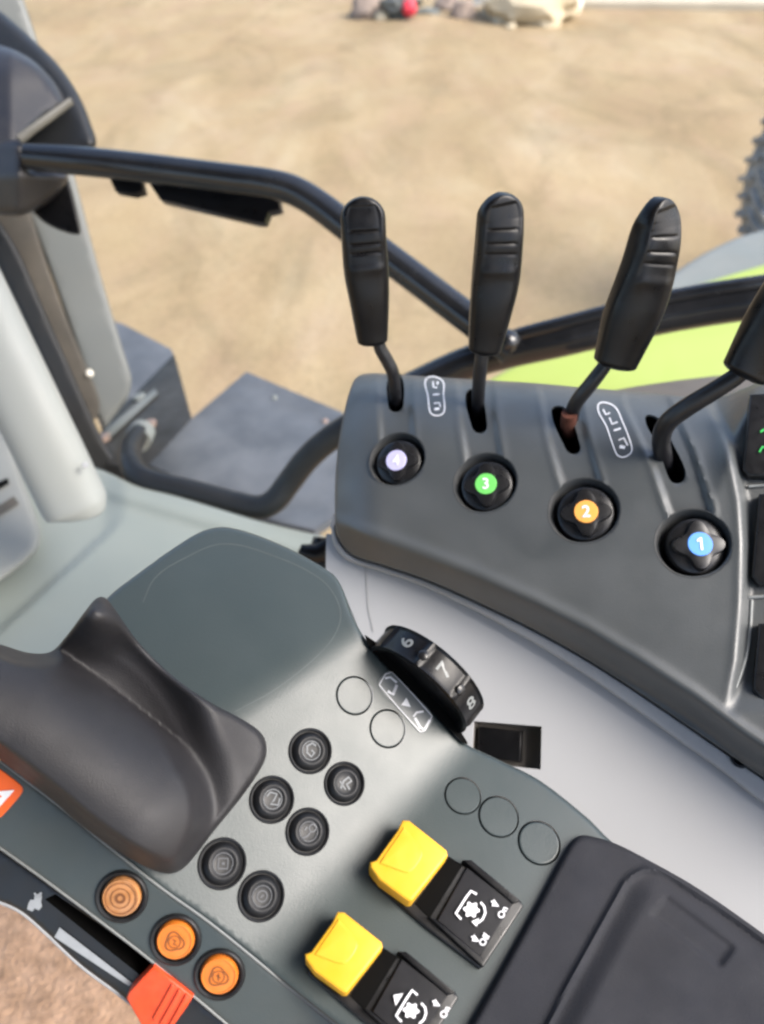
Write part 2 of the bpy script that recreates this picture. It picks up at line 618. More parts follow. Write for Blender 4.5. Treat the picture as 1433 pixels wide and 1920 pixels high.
def tube(name, pts, m, parent, n=10, seg=24, ell=(1, 1), label=None, expo=2.0):
    """pts: (px,py,d,radius_m)."""
    W = []
    for px, py, d, r in pts:
        w = P(px, py, d)
        W.append((w.x, w.y, w.z, r))
    S = spline3(W, n)
    C = [Vector(s[:3]) for s in S]
    V, Fc = [], []
    up = Vector((0, 0, 1))
    prev = None
    for i, c in enumerate(C):
        t = (C[min(i + 1, len(C) - 1)] - C[max(i - 1, 0)]).normalized()
        if prev is None:
            x = t.cross(up).normalized()
        else:
            x = (prev - t * prev.dot(t)).normalized()
        prev = x
        y = x.cross(t)
        for k in range(seg):
            a = 2 * math.pi * k / seg
            ca, sa = math.cos(a), math.sin(a)
            if expo != 2.0:
                ca = math.copysign(abs(ca)**(2 / expo), ca)
                sa = math.copysign(abs(sa)**(2 / expo), sa)
            V.append(c + x * (ca * S[i][3] * ell[0]) + y * (sa * S[i][3] * ell[1]))
    nn = len(C)
    for i in range(nn - 1):
        for k in range(seg):
            a, b = i * seg + k, i * seg + (k + 1) % seg
            Fc.append((a, b, b + seg, a + seg))
    Fc.append(tuple(reversed(range(seg))))
    Fc.append(tuple(range((nn - 1) * seg, nn * seg)))
    return mk(name, V, Fc, m, parent, True, 50, label)


def decal(name, strokes, surf, m, parent, lift=0.0003, label=None, fills=()):
    """Printed lines: strokes = [(points_px, width_px)], fills = [polygon_px]; lies on the surface."""
    V, Fc = [], []

    def put(x, y):
        V.append(surf.P(x, y, lift))
        return len(V) - 1
    for pts, w in strokes:
        p = np.array(pts, float)
        n = len(p)
        L, R = [], []
        for i in range(n):
            d = p[min(i + 1, n - 1)] - p[max(i - 1, 0)]
            d /= max(np.linalg.norm(d), 1e-9)
            q = np.array([-d[1], d[0]])
            L.append(put(*(p[i] + q * w / 2)))
            R.append(put(*(p[i] - q * w / 2)))
        for i in range(n - 1):
            Fc.append((L[i], L[i + 1], R[i + 1], R[i]))
    for poly in fills:
        Fc.append(tuple(put(*q[:2]) for q in poly))
    faces = []
    for f in Fc:
        a, b, c = V[f[0]], V[f[1]], V[f[2]]
        faces.append(f if (b - a).cross(c - a).dot(CAM - a) > 0 else tuple(reversed(f)))
    return mk(name, V, faces, m, parent, False, label=label)


TXT = {}


def text_data(s):
    if s == '1':
        v = np.array([(-0.02, -0.5), (0.15, -0.5), (0.15, 0.5), (0.01, 0.5), (-0.24, 0.32), (-0.24, 0.15), (-0.02, 0.27)])
        return v, [(0, 1, 2, 3, 6), (6, 3, 4, 5)]
    if s in TXT:
        return TXT[s]
    cu = bpy.data.curves.new('glyph', 'FONT')
    cu.body = s
    cu.align_x, cu.align_y = 'CENTER', 'CENTER'
    cu.resolution_u = 6
    cu.offset = 0.02
    ob = bpy.data.objects.new('glyph', cu)
    COL.objects.link(ob)
    dg = bpy.context.evaluated_depsgraph_get()
    me = ob.evaluated_get(dg).to_mesh()
    V = np.array([(v.co.x, v.co.y) for v in me.vertices])
    Fc = [tuple(p.vertices) for p in me.polygons]
    ob.evaluated_get(dg).to_mesh_clear()
    bpy.data.objects.remove(ob)
    bpy.data.curves.remove(cu)
    V = V - (V.max(0) + V.min(0)) / 2
    V = V / max(1e-6, (V[:, 1].max() - V[:, 1].min()))
    TXT[s] = (V, Fc)
    return TXT[s]


def text_px(name, s, cx, cy, h, ang, surf, m, parent, lift=0.0003, sx=1.0, fn=None):
    """Lettering of pixel height h turned by ang degrees (counter-clockwise in the picture)."""
    V, Fc = text_data(s)
    a = math.radians(ang)
    W = []
    for x, y in V:
        x, y = x * h * sx, y * h
        X, Y = x * math.cos(a) - y * math.sin(a), x * math.sin(a) + y * math.cos(a)
        W.append(fn(x, y) if fn else surf.P(cx + X, cy - Y, lift))
    faces = []
    for f in Fc:
        aa, b, c = W[f[0]], W[f[1]], W[f[2]]
        faces.append(f if (b - aa).cross(c - aa).dot(CAM - aa) > 0 else tuple(reversed(f)))
    return mk(name, W, faces, m, parent, False)


def circ_px(surf, px, py, R, seg=40):
    fr = surf.frame(px, py)
    return [proj(fr @ Vector((R * math.cos(2 * math.pi * i / seg), R * math.sin(2 * math.pi * i / seg), 0)))[:2] for i in range(seg)]


def arc(cx, cy, rx, ry, a0, a1, n=14):
    return [(cx + rx * math.cos(math.radians(a0 + (a1 - a0) * i / n)), cy - ry * math.sin(math.radians(a0 + (a1 - a0) * i / n))) for i in range(n + 1)]


def blob(name, c, sx, sy, sz, m, parent=None, rough=0.25, seed=0, sub=3, freq=1.4):
    import bmesh
    bm = bmesh.new()
    bmesh.ops.create_icosphere(bm, subdivisions=sub, radius=1.0)
    V = []
    for v in bm.verts:
        n = noise.fractal(v.co * freq + Vector((seed * 7.3, seed * 1.7, 0)), 0.8, 2.0, 4)
        q = v.co * (1 + rough * n)
        V.append(Vector((q.x * sx, q.y * sy, q.z * sz)) + Vector(c))
    Fc = [tuple(v.index for v in f.verts) for f in bm.faces]
    bm.free()
    return mk(name, V, Fc, m, parent, True, 30)


def pocket(name, hole, surf, depth, m, parent, tdir=None, taper=0.85):
    h = list(hole)
    k = len(h)
    c = np.mean(np.array(h), 0)
    H = np.array(h, float)
    sg = 1 if area(h) > 0 else -1
    grow = []
    for i in range(k):
        e1, e2 = H[i] - H[i - 1], H[(i + 1) % k] - H[i]
        e1, e2 = e1 / np.linalg.norm(e1), e2 / np.linalg.norm(e2)
        b = np.array([e1[1] + e2[1], -e1[0] - e2[0]]) * sg
        b /= max(np.linalg.norm(b), 0.5)
        grow.append(tuple(H[i] + b * 3.0))
    V = []
    for lay in (0, 1):
        for ix, (x, y) in enumerate(h):
            s = 1.0 if lay == 0 else taper
            X, Y = c[0] + (x - c[0]) * s * 1.01, c[1] + (y - c[1]) * s * 1.01
            n = surf.N(*c)
            q = surf.P(*grow[ix]) - n * 0.0004 if lay == 0 else P(X, Y, surf.fn(x, y)) - n * depth
            V.append(q)
    Fc = [(i, (i + 1) % k, k + (i + 1) % k, k + i) for i in range(k)] + [tuple(range(k, 2 * k))]
    return mk(name, V, Fc, m, parent, False)


# ================================================================== SETTING
def grid(name, x0, x1, y0, y1, nx, ny, zf, m, kind='structure'):
    V = [(x0 + (x1 - x0) * i / nx, y0 + (y1 - y0) * j / ny, 0) for j in range(ny + 1) for i in range(nx + 1)]
    V = [(x, y, zf(x, y)) for x, y, _ in V]
    Fc = [(j * (nx + 1) + i, j * (nx + 1) + i + 1, (j + 1) * (nx + 1) + i + 1, (j + 1) * (nx + 1) + i) for j in range(ny) for i in range(nx)]
    o = mk(name, V, Fc, m)
    o['kind'] = kind
    return o


def gz(x, y):
    f = math.exp(-((x * x + (y - 6)**2) / 900.0))
    return 0.05 * f * noise.fractal(Vector((x * 0.5, y * 0.9, 0)), 1.0, 2.0, 4)


big = grid('ground', -400, 400, -400, 400, 2, 2, lambda x, y: -0.12, M['ground'])
near = grid('dirt_yard', -14, 16, -4, 26, 150, 150, gz, M['ground'])

# cab floor with a dusty mat, low beside the armrest
flo = grid('cab_floor', -1.2, 0.5, -0.9, 0.75, 90, 90,
           lambda x, y: 1.30 + 0.004 * noise.fractal(Vector((x * 22, y * 22, 0)), 0.8, 2.0, 4), M['carpet'])


def stone(px, py, wpx, name, label, m, seed, flat=0.7, cat='rock', group='stones along the far edge of the yard'):
    g = on_z(px, py, 0.0)
    d = (g - CAM).dot(AF)
    r = wpx * d / F / 2
    o = blob(name, (0, 0, 0), r, r * 0.8, r * flat, m, seed=seed, rough=0.3)
    o.location = (g.x, g.y, r * flat * 0.45)
    props(o, label, cat, group)
    return o


stone(690, 30, 62, 'rock', 'pinkish grey rock at the end of the row, away from the big cream boulder', M['rock'], 1, 0.8)
stone(716, 36, 26, 'rock', 'small pale stone lying at the foot of the pinkish grey rock', M['palerock'], 2)
stone(838, 20, 50, 'rock', 'low brownish rock between the red scrap and the rounded grey rock', M['rock'], 3)
stone(868, 34, 48, 'rock', 'rounded grey rock just beside the cream boulder', M['rock'], 4, 0.9)
stone(990, 34, 170, 'boulder', 'large cream boulder with pale chalky sides at the yard edge', M['palerock'], 5, 0.5, 'boulder')
stone(905, 12, 36, 'rock', 'bright white stone against the grey rock end of the cream boulder', M['whitestone'], 6, 1.0)
stone(1068, 24, 40, 'rock', 'taller white stone against the kerb end of the cream boulder', M['whitestone'], 8, 1.3)
stone(958, 54, 18, 'rock', 'tiny pale stone on the dirt in front of the cream boulder', M['palerock'], 9)
sd = thing('scrap_heap', 'dark metal scrap with a small bright red piece among the rocks', 'scrap', on_z(755, 18, 0))
g0 = on_z(750, 34, 0)
blob('dark_scrap', g0 + Vector((0, 0, 0.12)), 0.26, 0.2, 0.2, M['scrapdark'], sd, 0.6, 11)
blob('red_piece', on_z(767, 36, 0) + Vector((0.0, -0.15, 0.17)), 0.11, 0.10, 0.11, M['scrapred'], sd, 0.3, 12)
blob('metal_bracket', on_z(800, 30, 0) + Vector((0, 0, 0.05)), 0.22, 0.06, 0.06, M['fendergrey'], sd, 0.4, 13)

# pale concrete kerb strip at the far edge
kv = []
for (a, b) in (((1085, 18), (1460, 22)),):
    pa, pb = on_z(*a, 0), on_z(1700, 24, 0)
    dirn = (pb - pa).normalized()
    sidev = Vector((-dirn.y, dirn.x, 0))
    prof = [(0, -0.1), (0, 0.10), (0.03, 0.13), (0.9, 0.13), (0.93, 0.10), (0.93, -0.1)]
    for q in (pa, pb):
        for s, z in prof:
            kv.append(Vector((q.x, q.y, 0)) + sidev * s + Vector((0, 0, z)))
n = 6
kf = [(i, i + 1, n + i + 1, n + i) for i in range(n - 1)] + [tuple(range(n)), tuple(reversed(range(n, 2 * n)))]
kerb = mk('kerb', kv, kf, M['concrete'])
kerb['kind'] = 'structure'

# big lugged tyre standing in the yard past the fender
def tyre(c, R, width):
    t = thing('tractor_tyre', 'large dusty grey tractor tyre with lugged tread standing beyond the fender', 'tyre', Vector((c[0], c[1], 0)))
    prof = [(R * 0.62, -width * 0.40), (R * 0.66, -width * 0.47), (R * 0.76, -width * 0.5), (R * 0.88, -width * 0.49), (R * 0.94, -width * 0.44), (R * 0.965, -width * 0.3), (R * 0.975, 0),
            (R * 0.965, width * 0.3), (R * 0.94, width * 0.44), (R * 0.88, width * 0.49), (R * 0.76, width * 0.5), (R * 0.66, width * 0.47), (R * 0.62, width * 0.40)]
    V, Fc = lathe_data(prof, 96)
    n = len(prof)
    # lugs: slanted bars in two rows, each reaching over the shoulder
    for k in range(52):
        for sgn in (-1, 1):
            a0 = 2 * math.pi * (k + (0.5 if sgn > 0 else 0)) / 52
            b0 = len(V)
            pts = [(0.03, 0.0, 0.995), (0.28, 0.045, 1.0), (0.46, 0.085, 0.975), (0.505, 0.10, 0.88)]
            for zz, da, rr in pts:
                hw = 0.022 + 0.004 * math.sin(k * 7.1 + zz * 9)
                jit = 0.006 * math.sin(k * 3.7 + sgn)
                for dd, lift in ((-hw, -0.05), (-hw * 0.75, jit), (hw * 0.75, jit), (hw, -0.05)):
                    an = a0 + da + dd
                    q = R * (rr + lift)
                    V.append((q * math.cos(an), q * math.sin(an), sgn * zz * width))
            for i in range(3):
                for jj in range(3):
                    p = b0 + i * 4 + jj
                    Fc.append((p, p + 1, p + 5, p + 4))
            Fc.append((b0 + 12, b0 + 13, b0 + 14, b0 + 15))
            Fc.append((b0 + 3, b0 + 2, b0 + 1, b0))
    m = Matrix.Translation((c[0], c[1], R)) @ Matrix.Rotation(math.radians(90), 4, 'X')
    mk_local('lugged_casing', V, Fc, M['tyre'], t, m, 25)
    mk_local('wheel_disc', *lathe_data([(0, -0.10), (R * 0.30, -0.10), (R * 0.36, -0.16), (R * 0.60, -0.20), (R * 0.635, -0.24), (R * 0.635, 0.24), (R * 0.60, 0.2), (0, 0.1)], 64), M['fendergrey'], t, m, 25)


tyre((3.20, 4.85), 0.97, 0.52)

# ================================================================== FENDER
SF = Surf(lambda x, y: 1.62 - 0.00018 * (x - 1150) - 0.0006 * (y - 600) + 0.0000016 * (max(0, y - 600))**2)
fen = thing('rear_fender', 'lime green rear fender with a grey outer edge beyond the black rail', 'fender', P(1250, 640, 1.6))
shell('fender_panel', [(880, 735, 1), (930, 705), (1010, 662), (1110, 606), (1200, 570), (1280, 543), (1380, 512), (1450, 492), (1560, 468), (1800, 425, 1), (1800, 720, 1), (1560, 720), (1400, 715), (1200, 735), (1000, 760, 1)],
      SF, M['lime'], fen, 14, 6, 0.01, 0.05)
SF2 = Surf(lambda x, y: SF.fn(x, y) + 0.012 + 0.0012 * max(0, 560 - y))
shell('fender_edge', [(1020, 664, 1), (1110, 600), (1180, 558), (1250, 520), (1320, 476), (1380, 447), (1433, 432), (1560, 412), (1800, 380, 1), (1800, 450, 1), (1560, 492), (1440, 520), (1280, 570), (1150, 620), (1060, 660, 1)],
      SF2, M['fendergrey'], fen, 14, 8, 0.015, 0.05)

# ================================================================== STEP PLATE + BRACKET
SP = horiz(1.72)
stp = thing('step_plate', 'blue grey flat step plate outside the door behind the black loop tube', 'step', SP.P(460, 840))
shell('tread_plate', [(462, 697, 1), (640, 772, 1), (690, 800, 1), (690, 930, 1), (590, 993, 1), (510, 976), (275, 868, 1), (282, 850, 1)],
      SP, M['plateblue'], stp, 14, 3, 0.004, 0.02, tdir=Vector((0, 0, -1)), sm=False)
lathe('bolt', [(0.007, -0.001), (0.006, 0.003), (0.003, 0.005), (0, 0.005)], M['fendergrey'], stp, SP.frame(515, 746), 12)
lathe('bolt', [(0.007, -0.001), (0.006, 0.003), (0.003, 0.005), (0, 0.005)], M['bolt'], stp, SP.frame(610, 790), 12)
zB = 1.80
SB = horiz(zB)
brk = thing('mounting_bracket', 'dark steel bracket box with bolts at the foot of the grey post', 'bracket', SB.P(260, 730))
shell('box_top', [(205, 600, 1), (230, 607, 1), (322, 655, 1), (326, 668, 1), (238, 762, 1), (190, 800, 1), (150, 700, 1)], SB, M['plateblue'], brk, 14, 2, 0.002, 0.012,
      tdir=Vector((0, 0, -1)), sm=False)
# box front faces
tp = [(326, 668), (238, 762), (190, 800)]
V = []
for q in tp:
    w = SB.P(*q) + Vector((0, -0.002, -0.004))
    V += [w, w + Vector((0, 0.0, -0.17))]
bw = SB.P(326, 668) + Vector((0.01, 0.25, -0.004))
V += [bw, bw + Vector((0, 0, -0.17))]
mk('box_side', V[:6], [(0, 1, 3, 2), (2, 3, 5, 4)], M['bracket'], brk, False)
SBf = plane3((326, 668, SB.d(326, 668) - 0.01), (190, 800, SB.d(190, 800) - 0.01), (300, 800, 1.50))
shell('side_plate', [(200, 790, 1), (250, 742, 1), (327, 664, 1), (360, 785, 1), (300, 850, 1), (270, 880), (200, 870), (178, 835, 1)], SBf, M['bracket'], brk, 14, 2, 0.002, 0.006, sm=False)
for k, (x, y, r, mt) in enumerate(((262, 748, 0.014, 'fendergrey'), (282, 798, 0.014, 'bolt'), (196, 824, 0.015, 'bolt'))):
    lathe('bolt', [(r, -0.002), (r, 0.007), (r * 0.8, 0.009), (0, 0.009)], M[mt], brk, SBf.frame(x, y), 6)
strut = shell('angle_strut', [(196, 806, 1), (290, 728, 1), (296, 738, 1), (205, 822, 1)], Surf(lambda x, y: SBf.fn(x, y) - 0.012), M['fendergrey'], brk, 10, 2, 0.002, 0.01, sm=False)

# ================================================================== DOOR POST
SPo = plane3((45, 0, 1.28), (260, 740, 1.47), (-60, 400, 1.33))
pst = thing('door_post', 'grey outer door post with a dusty brown channel and black seal', 'post', SPo.P(230, 760))
shell('post_face', [(-90, -60, 1), (28, -60, 1), (45, 0), (75, 92), (140, 330), (190, 520), (232, 660), (247, 712), (240, 748, 1), (196, 806, 1), (178, 770, 1), (160, 700), (90, 500), (30, 340, 1), (-90, 0, 1)],
      SPo, M['post'], pst, 14, 8, 0.012, 0.07)
SPb = Surf(lambda x, y: SPo.fn(x, y) - 0.012)
shell('channel_strip', [(-50, 330, 1), (36, 330, 1), (58, 400), (100, 530), (150, 660), (185, 745), (184, 778), (165, 790), (100, 690), (20, 560, 1)], SPb, M['postbrown'], pst, 10, 4, 0.006, 0.03)
lathe('rivet', [(0.007, 0), (0.006, 0.003), (0.004, 0.005), (0, 0.0053)], M['whitestone'], pst, SPb.frame(168, 700, lift=0.002), 16)
SPs = Surf(lambda x, y: SPo.fn(x, y) - 0.04)
shell('door_seal', [(-90, 240, 1), (-30, 370), (32, 466), (90, 596), (134, 694), (170, 776), (198, 833), (225, 872), (240, 892), (205, 898), (175, 884), (120, 780), (60, 640), (0, 510), (-90, 340, 1)],
      SPs, M['seal'], pst, 10, 8, 0.012, 0.04)

# ================================================================== PALE CAB PILLAR
pil = thing('cab_pillar', 'pale rounded interior pillar standing on the green grey sill', 'pillar', P(110, 990, 0.95))
tube('pillar_cover', [(146, 957, 0.945, 0.030), (145, 954, 0.944, 0.0355), (141, 946, 0.942, 0.0378), (126, 916, 0.935, 0.0382), (70, 800, 0.905, 0.0375), (0, 656, 0.875, 0.0368), (-60, 532, 0.85, 0.036), (-180, 290, 0.81, 0.0355)],
     M['pillar'], pil, 8, 40, (1.0, 0.85), expo=2.5)
lathe('screw', [(0.004, 0), (0.0035, 0.001), (0, 0.001)], M['trim_grey'], pil,
      Matrix.Translation(P(160, 872, 0.897)) @ c2w(0.4, 0.3, 0.8).to_track_quat('Z', 'Y').to_matrix().to_4x4(), 14)

# ================================================================== SILL
SS = horiz(1.99)
SIL = Surf(lambda x, y: SS.fn(x, y) + 0.010 * sstep(6, -6, (y - 1010) + (x - 190) * 0.90) * sstep(240, 190, x) - 0.012 * sstep(-10, 14, -(y - (890 + 0.30 * (x - 200))) + 42))
sil = thing('door_sill', 'pale green grey moulded door sill under the black loop tube', 'sill', SS.P(300, 1050))
shell('sill_panel', [(60, 860, 1), (180, 878), (260, 912), (330, 930), (480, 975), (560, 995), (640, 1015), (720, 1060, 1), (760, 1330, 1), (-260, 1330, 1), (-260, 860, 1)],
      SIL, M['sill'], sil, 9, 6, 0.01, 0.05)
SL = Surf(lambda x, y: SS.fn(x, y) - 0.03 + 0.0003 * (x - 60))
shell('inner_panel', [(-140, 540), (-40, 640), (36, 880), (70, 975), (76, 1010), (64, 1040), (0, 1092), (-90, 1150), (-260, 1250, 1), (-260, 600, 1)], SL, M['leftpanel'], sil, 10, 14, 0.02, 0.05)
SLd = Surf(lambda x, y: SL.fn(x, y) - 0.004)
shell('vent_slot', [(-60, 930, 1), (14, 896, 1), (18, 906, 1), (-60, 950, 1)], SLd, M['void'], sil, 8, 0, 0, 0.01, sm=False)
shell('vent_strip', [(-60, 985, 1), (26, 930, 1), (36, 944, 1), (-60, 1002, 1)], SLd, M['postbrown'], sil, 8, 0, 0, 0.01, sm=False)

# black loop tube round the door opening
loop = thing('loop_handrail', 'bent black rubber covered loop tube along the sill edge', 'handrail', P(480, 965, 1.10))
tube('loop_tube', [(262, 812, 1.30, 0.0155), (247, 838, 1.25, 0.0165), (245, 866, 1.20, 0.0175), (262, 893, 1.17, 0.018), (300, 907, 1.16, 0.0178), (370, 924, 1.15, 0.0175), (440, 943, 1.14, 0.0175),
                   (485, 951, 1.13, 0.0175), (515, 939, 1.12, 0.0175), (542, 905, 1.11, 0.0175), (575, 862, 1.09, 0.0175), (620, 822, 1.07, 0.0175), (700, 770, 1.05, 0.0175)], M['seal'], loop, 8, 24)
tube('loop_collar', [(268, 806, 1.32, 0.021), (262, 818, 1.305, 0.0215), (258, 826, 1.29, 0.021)], M['fendergrey'], loop, 4, 20)

# ================================================================== LATCH HOUSING + GRAB RAIL
hs = thing('door_latch_housing', 'dark grey door latch housing the grab rail runs into', 'latch housing', P(60, 250, 0.98))
SD = plane3((0, 30, 1.12), (170, 250, 1.08), (0, 280, 1.09))
shell('round_backing', [(-90, -40, 1), (-30, 0), (10, 28), (60, 72), (110, 122), (148, 178), (170, 230), (180, 275), (150, 290), (100, 330), (-90, 330, 1)], SD, M['seal'], hs, 12, 18, 0.025, 0.04)
SH = Surf(lambda x, y: 1.02 + 0.0005 * max(0, x - 20) - 0.0002 * (y - 180) + 0.045 * (max(0, (150 - y)) / 80.0)**2 * 0.6)
shell('housing_body', [(-90, 70, 1), (0, 84), (55, 108), (95, 145), (118, 178), (122, 196), (90, 220), (50, 258), (30, 285), (-90, 300, 1)], SH, M['housing'], hs, 9, 16, 0.02, 0.05)
SH2 = Surf(lambda x, y: SH.fn(122, 190) - 0.035 + 0.00012 * (y - 230))
tube('ledge_edge', [(36, 262, 0.985, 0.0040), (62, 242, 0.99, 0.0036), (98, 216, 1.0, 0.0034), (134, 189, 1.01, 0.003)], M['ledge'], hs, 6, 12, (1, 1.6))
SH3 = Surf(lambda x, y: 0.985 + 0.0004 * abs(x - 35) + 0.0004 * max(0, y - 330))
shell('rail_socket', [(-90, 272, 1), (10, 262), (28, 262), (48, 270), (58, 290), (60, 318), (110, 322), (128, 332), (110, 362), (72, 392), (30, 406), (-20, 402), (-90, 390, 1)], SH3, M['housing'], hs, 8, 14, 0.018, 0.05)
SH4 = Surf(lambda x, y: 1.06)
shell('latch_tab', [(62, 398, 1), (90, 372), (124, 336), (132, 345), (152, 432), (148, 440), (118, 434), (84, 418)], SH4, M['matblack'], hs, 8, 5, 0.006, 0.02)

gr = thing('grab_rail', 'long bent black grab rail running from latch housing to window rail', 'grab rail', P(500, 345, 0.95))
tube('rail_tube', [(52, 293, 0.985, 0.0150), (120, 299, 0.98, 0.0168), (220, 309, 0.97, 0.0172), (330, 322, 0.96, 0.0172), (440, 336, 0.95, 0.0172), (500, 344, 0.943, 0.0172), (550, 357, 0.937, 0.0172), (600, 386, 0.93, 0.0172),
                   (660, 432, 0.92, 0.0172), (740, 492, 0.91, 0.0172), (830, 560, 0.895, 0.0172), (910, 621, 0.88, 0.0172), (960, 660, 0.875, 0.0172)], M['steel'], gr, 8, 28)
SG = Surf(lambda x, y: 0.992 - 0.00008 * (x - 300))
prism('lock_catch', [(200, 322), (262, 328), (269, 358), (250, 364), (216, 358)], SG, M['matblack'], gr, 0.004, -0.01, 0.001)
prism('lock_bar', [(270, 330), (520, 352), (526, 392), (504, 397), (496, 418), (478, 416), (300, 374)], SG, M['matblack'], gr, 0.004, -0.012, 0.001)

# ================================================================== WINDOW RAIL
wr = thing('window_rail', 'black tubular window rail crossing in front of the lime green fender', 'rail', P(1100, 630, 0.88))
tube('rail_tube', [(760, 735, 0.93, 0.020), (840, 696, 0.92, 0.0195), (890, 676, 0.91, 0.0195), (960, 657, 0.90, 0.0195), (1060, 634, 0.88, 0.020), (1180, 604, 0.865, 0.0205), (1300, 580, 0.85, 0.0205), (1433, 560, 0.83, 0.0205), (1600, 540, 0.81, 0.0205), (1850, 512, 0.78, 0.0205)],
     M['steel'], wr, 8, 28, (1.0, 1.0))
tube('rail_seal', [(905, 655, 0.90, 0.006), (960, 632, 0.885, 0.008), (1060, 606, 0.865, 0.0085), (1180, 575, 0.85, 0.0085), (1300, 550, 0.835, 0.0085), (1433, 530, 0.815, 0.0085), (1600, 510, 0.80, 0.0085), (1850, 482, 0.77, 0.0085)],
     M['steel'], wr, 8, 18)
lathe('rail_fitting', [(0.012, -0.004), (0.012, 0.006), (0.009, 0.010), (0.004, 0.012), (0, 0.0122)], M['steel'], wr,
      Matrix.Translation(P(952, 640, 0.865)) @ c2w(0.2, 0.5, 0.8).to_track_quat('Z', 'Y').to_matrix().to_4x4(), 18)
SW = plane3((1120, 735, 0.84), (1433, 700, 0.80), (1300, 770, 0.76))
shell('window_ledge', [(1070, 752, 1), (1150, 732), (1250, 716), (1350, 704), (1560, 684), (1800, 655, 1), (1800, 800, 1), (1300, 800, 1), (1100, 780, 1)], SW, M['ledgedark'], wr, 12, 6, 0.008, 0.04)

# wing knob under the console's corner
wk = thing('wing_knob', 'small black wing knob on the sill beside the lever console corner', 'knob', P(600, 1040, 0.80))
tube('knob_stem', [(606, 1008, 0.80, 0.010), (604, 1030, 0.80, 0.012), (606, 1056, 0.80, 0.012), (612, 1080, 0.80, 0.008)], M['matblack'], wk, 5, 18)
tube('knob_wing', [(562, 1030, 0.79, 0.006), (578, 1036, 0.79, 0.009), (600, 1036, 0.79, 0.010), (622, 1018, 0.79, 0.009), (628, 1006, 0.79, 0.006)], M['matblack'], wk, 5, 18)

# ================================================================== LEVER CONSOLE
CP = plane3((742, 865, 0.56), (1300, 1025, 0.475), (1020, 1110, 0.494))
TOPX = [600, 690, 740, 800, 900, 1000, 1100, 1200, 1310, 1345, 1400, 1433, 1560, 1760]
TOPY = [702, 700, 702, 706, 712, 718, 727, 735, 744, 746, 726, 714, 690, 655]
RIDX = [1300, 1345, 1366, 1382, 1394, 1399, 1397, 1388, 1376, 1365]
RIDY = [700, 785, 830, 880, 940, 1020, 1130, 1240, 1300, 1340]
CREX = [600, 650, 720, 800, 900, 1000, 1100, 1200, 1300, 1400, 1560, 1760]
CREY = [972, 985, 1010, 1040, 1080, 1125, 1175, 1235, 1300, 1375, 1480, 1612]
DIALS = [(745, 861, 54), (910, 905, 60), (1095, 957, 65), (1300, 1018, 67)]
CAPS = [(743, 863, 20, 'cap_lav', '4'), (911, 907, 20.5, 'cap_grn', '3'), (1099, 959, 22, 'cap_org', '2'), (1313, 1020, 23, 'cap_blu', '1')]
CHAN = [[(741, 690), (742, 760), (745, 820)], [(890, 700), (897, 790), (908, 860)], [(1045, 715), (1068, 830), (1092, 910)], [(1210, 745), (1262, 860), (1296, 960)]]
CHW = [29, 31, 34, 38]


def con_fn(x, y):
    d = CP.fn(x, y)
    yt = np.interp(x, TOPX, TOPY)
    yc = np.interp(x, CREX, CREY)
    y0 = yt + (135 + 0.12 * max(0.0, x - 690)) * (1 - 0.8 * sstep(1320, 1420, x))
    d += 0.010 * sstep(-11, 13, x - np.interp(y, RIDY, RIDX)) * sstep(1345, 1270, y) - 0.0007 * math.exp(-((x - np.interp(y, RIDY, RIDX) + 10) / 10.0)**2) * sstep(1340, 1240, y) * sstep(830, 900, y)
    if y < y0:
        t = min(1.0, (y0 - y) / (y0 - yt))
        d += 0.062 * (1 - math.sqrt(max(0.0, 1 - t * t)))
    # rounded shoulder at the door end
    if x < 720:
        t = (720 - x) / 92.0
        d += 0.016 * t * t
    # turned-under band along the lower edge, after a soft bead
    s = y - yc
    d -= 0.0022 * math.exp(-((s + 4) / 13.0)**2)
    if s > 0:
        d += 0.020 * sstep(0, 62, s)
    # shallow channels round the lever slots
    for c, w in zip(CHAN, CHW):
        if abs(x - c[1][0]) < 110 and y < c[2][1] + 40:
            q = poly_dist([(x, y)], c, False)[0]
            e = sstep(w + 5, w - 5, q)
            d += 0.0026 * e - 0.0009 * math.exp(-((q - w - 6) / 6.0)**2)
    return d


CS = Surf(con_fn)
con = thing('lever_console', 'dark grey curved console with four black levers and four numbered dials', 'control console', CS.P(1000, 1050))
slots = [
    smooth([(729, 706), (753, 706), (757, 758), (750, 771), (735, 772), (728, 760)], 5),
    smooth([(874, 736), (898, 732), (914, 795), (909, 811), (894, 812), (884, 798)], 5),
    smooth([(1034, 768), (1060, 765), (1089, 836), (1086, 850), (1072, 852), (1060, 840)], 5),
    smooth([(1210, 782), (1238, 786), (1262, 832), (1285, 880), (1284, 902), (1268, 908), (1254, 896), (1234, 836)], 5)]
wells = []
for (x, y, r) in DIALS:
    R = r * CP.fn(x, y) / F
    fr = CP.frame(x, y)
    wells.append((fr, R, [proj(CS.P(*proj(fr @ Vector((R * math.cos(2 * math.pi * i / 44), R * math.sin(2 * math.pi * i / 44), 0)))[:2]))[:2] for i in range(44)]))


def con_tdir(x, y):
    yt = np.interp(x, TOPX, TOPY)
    if y < yt + 60:
        return Vector((0, 0.25, -1.0))
    return Vector((0.25 if x < 700 else 0, 0.9, -0.45))


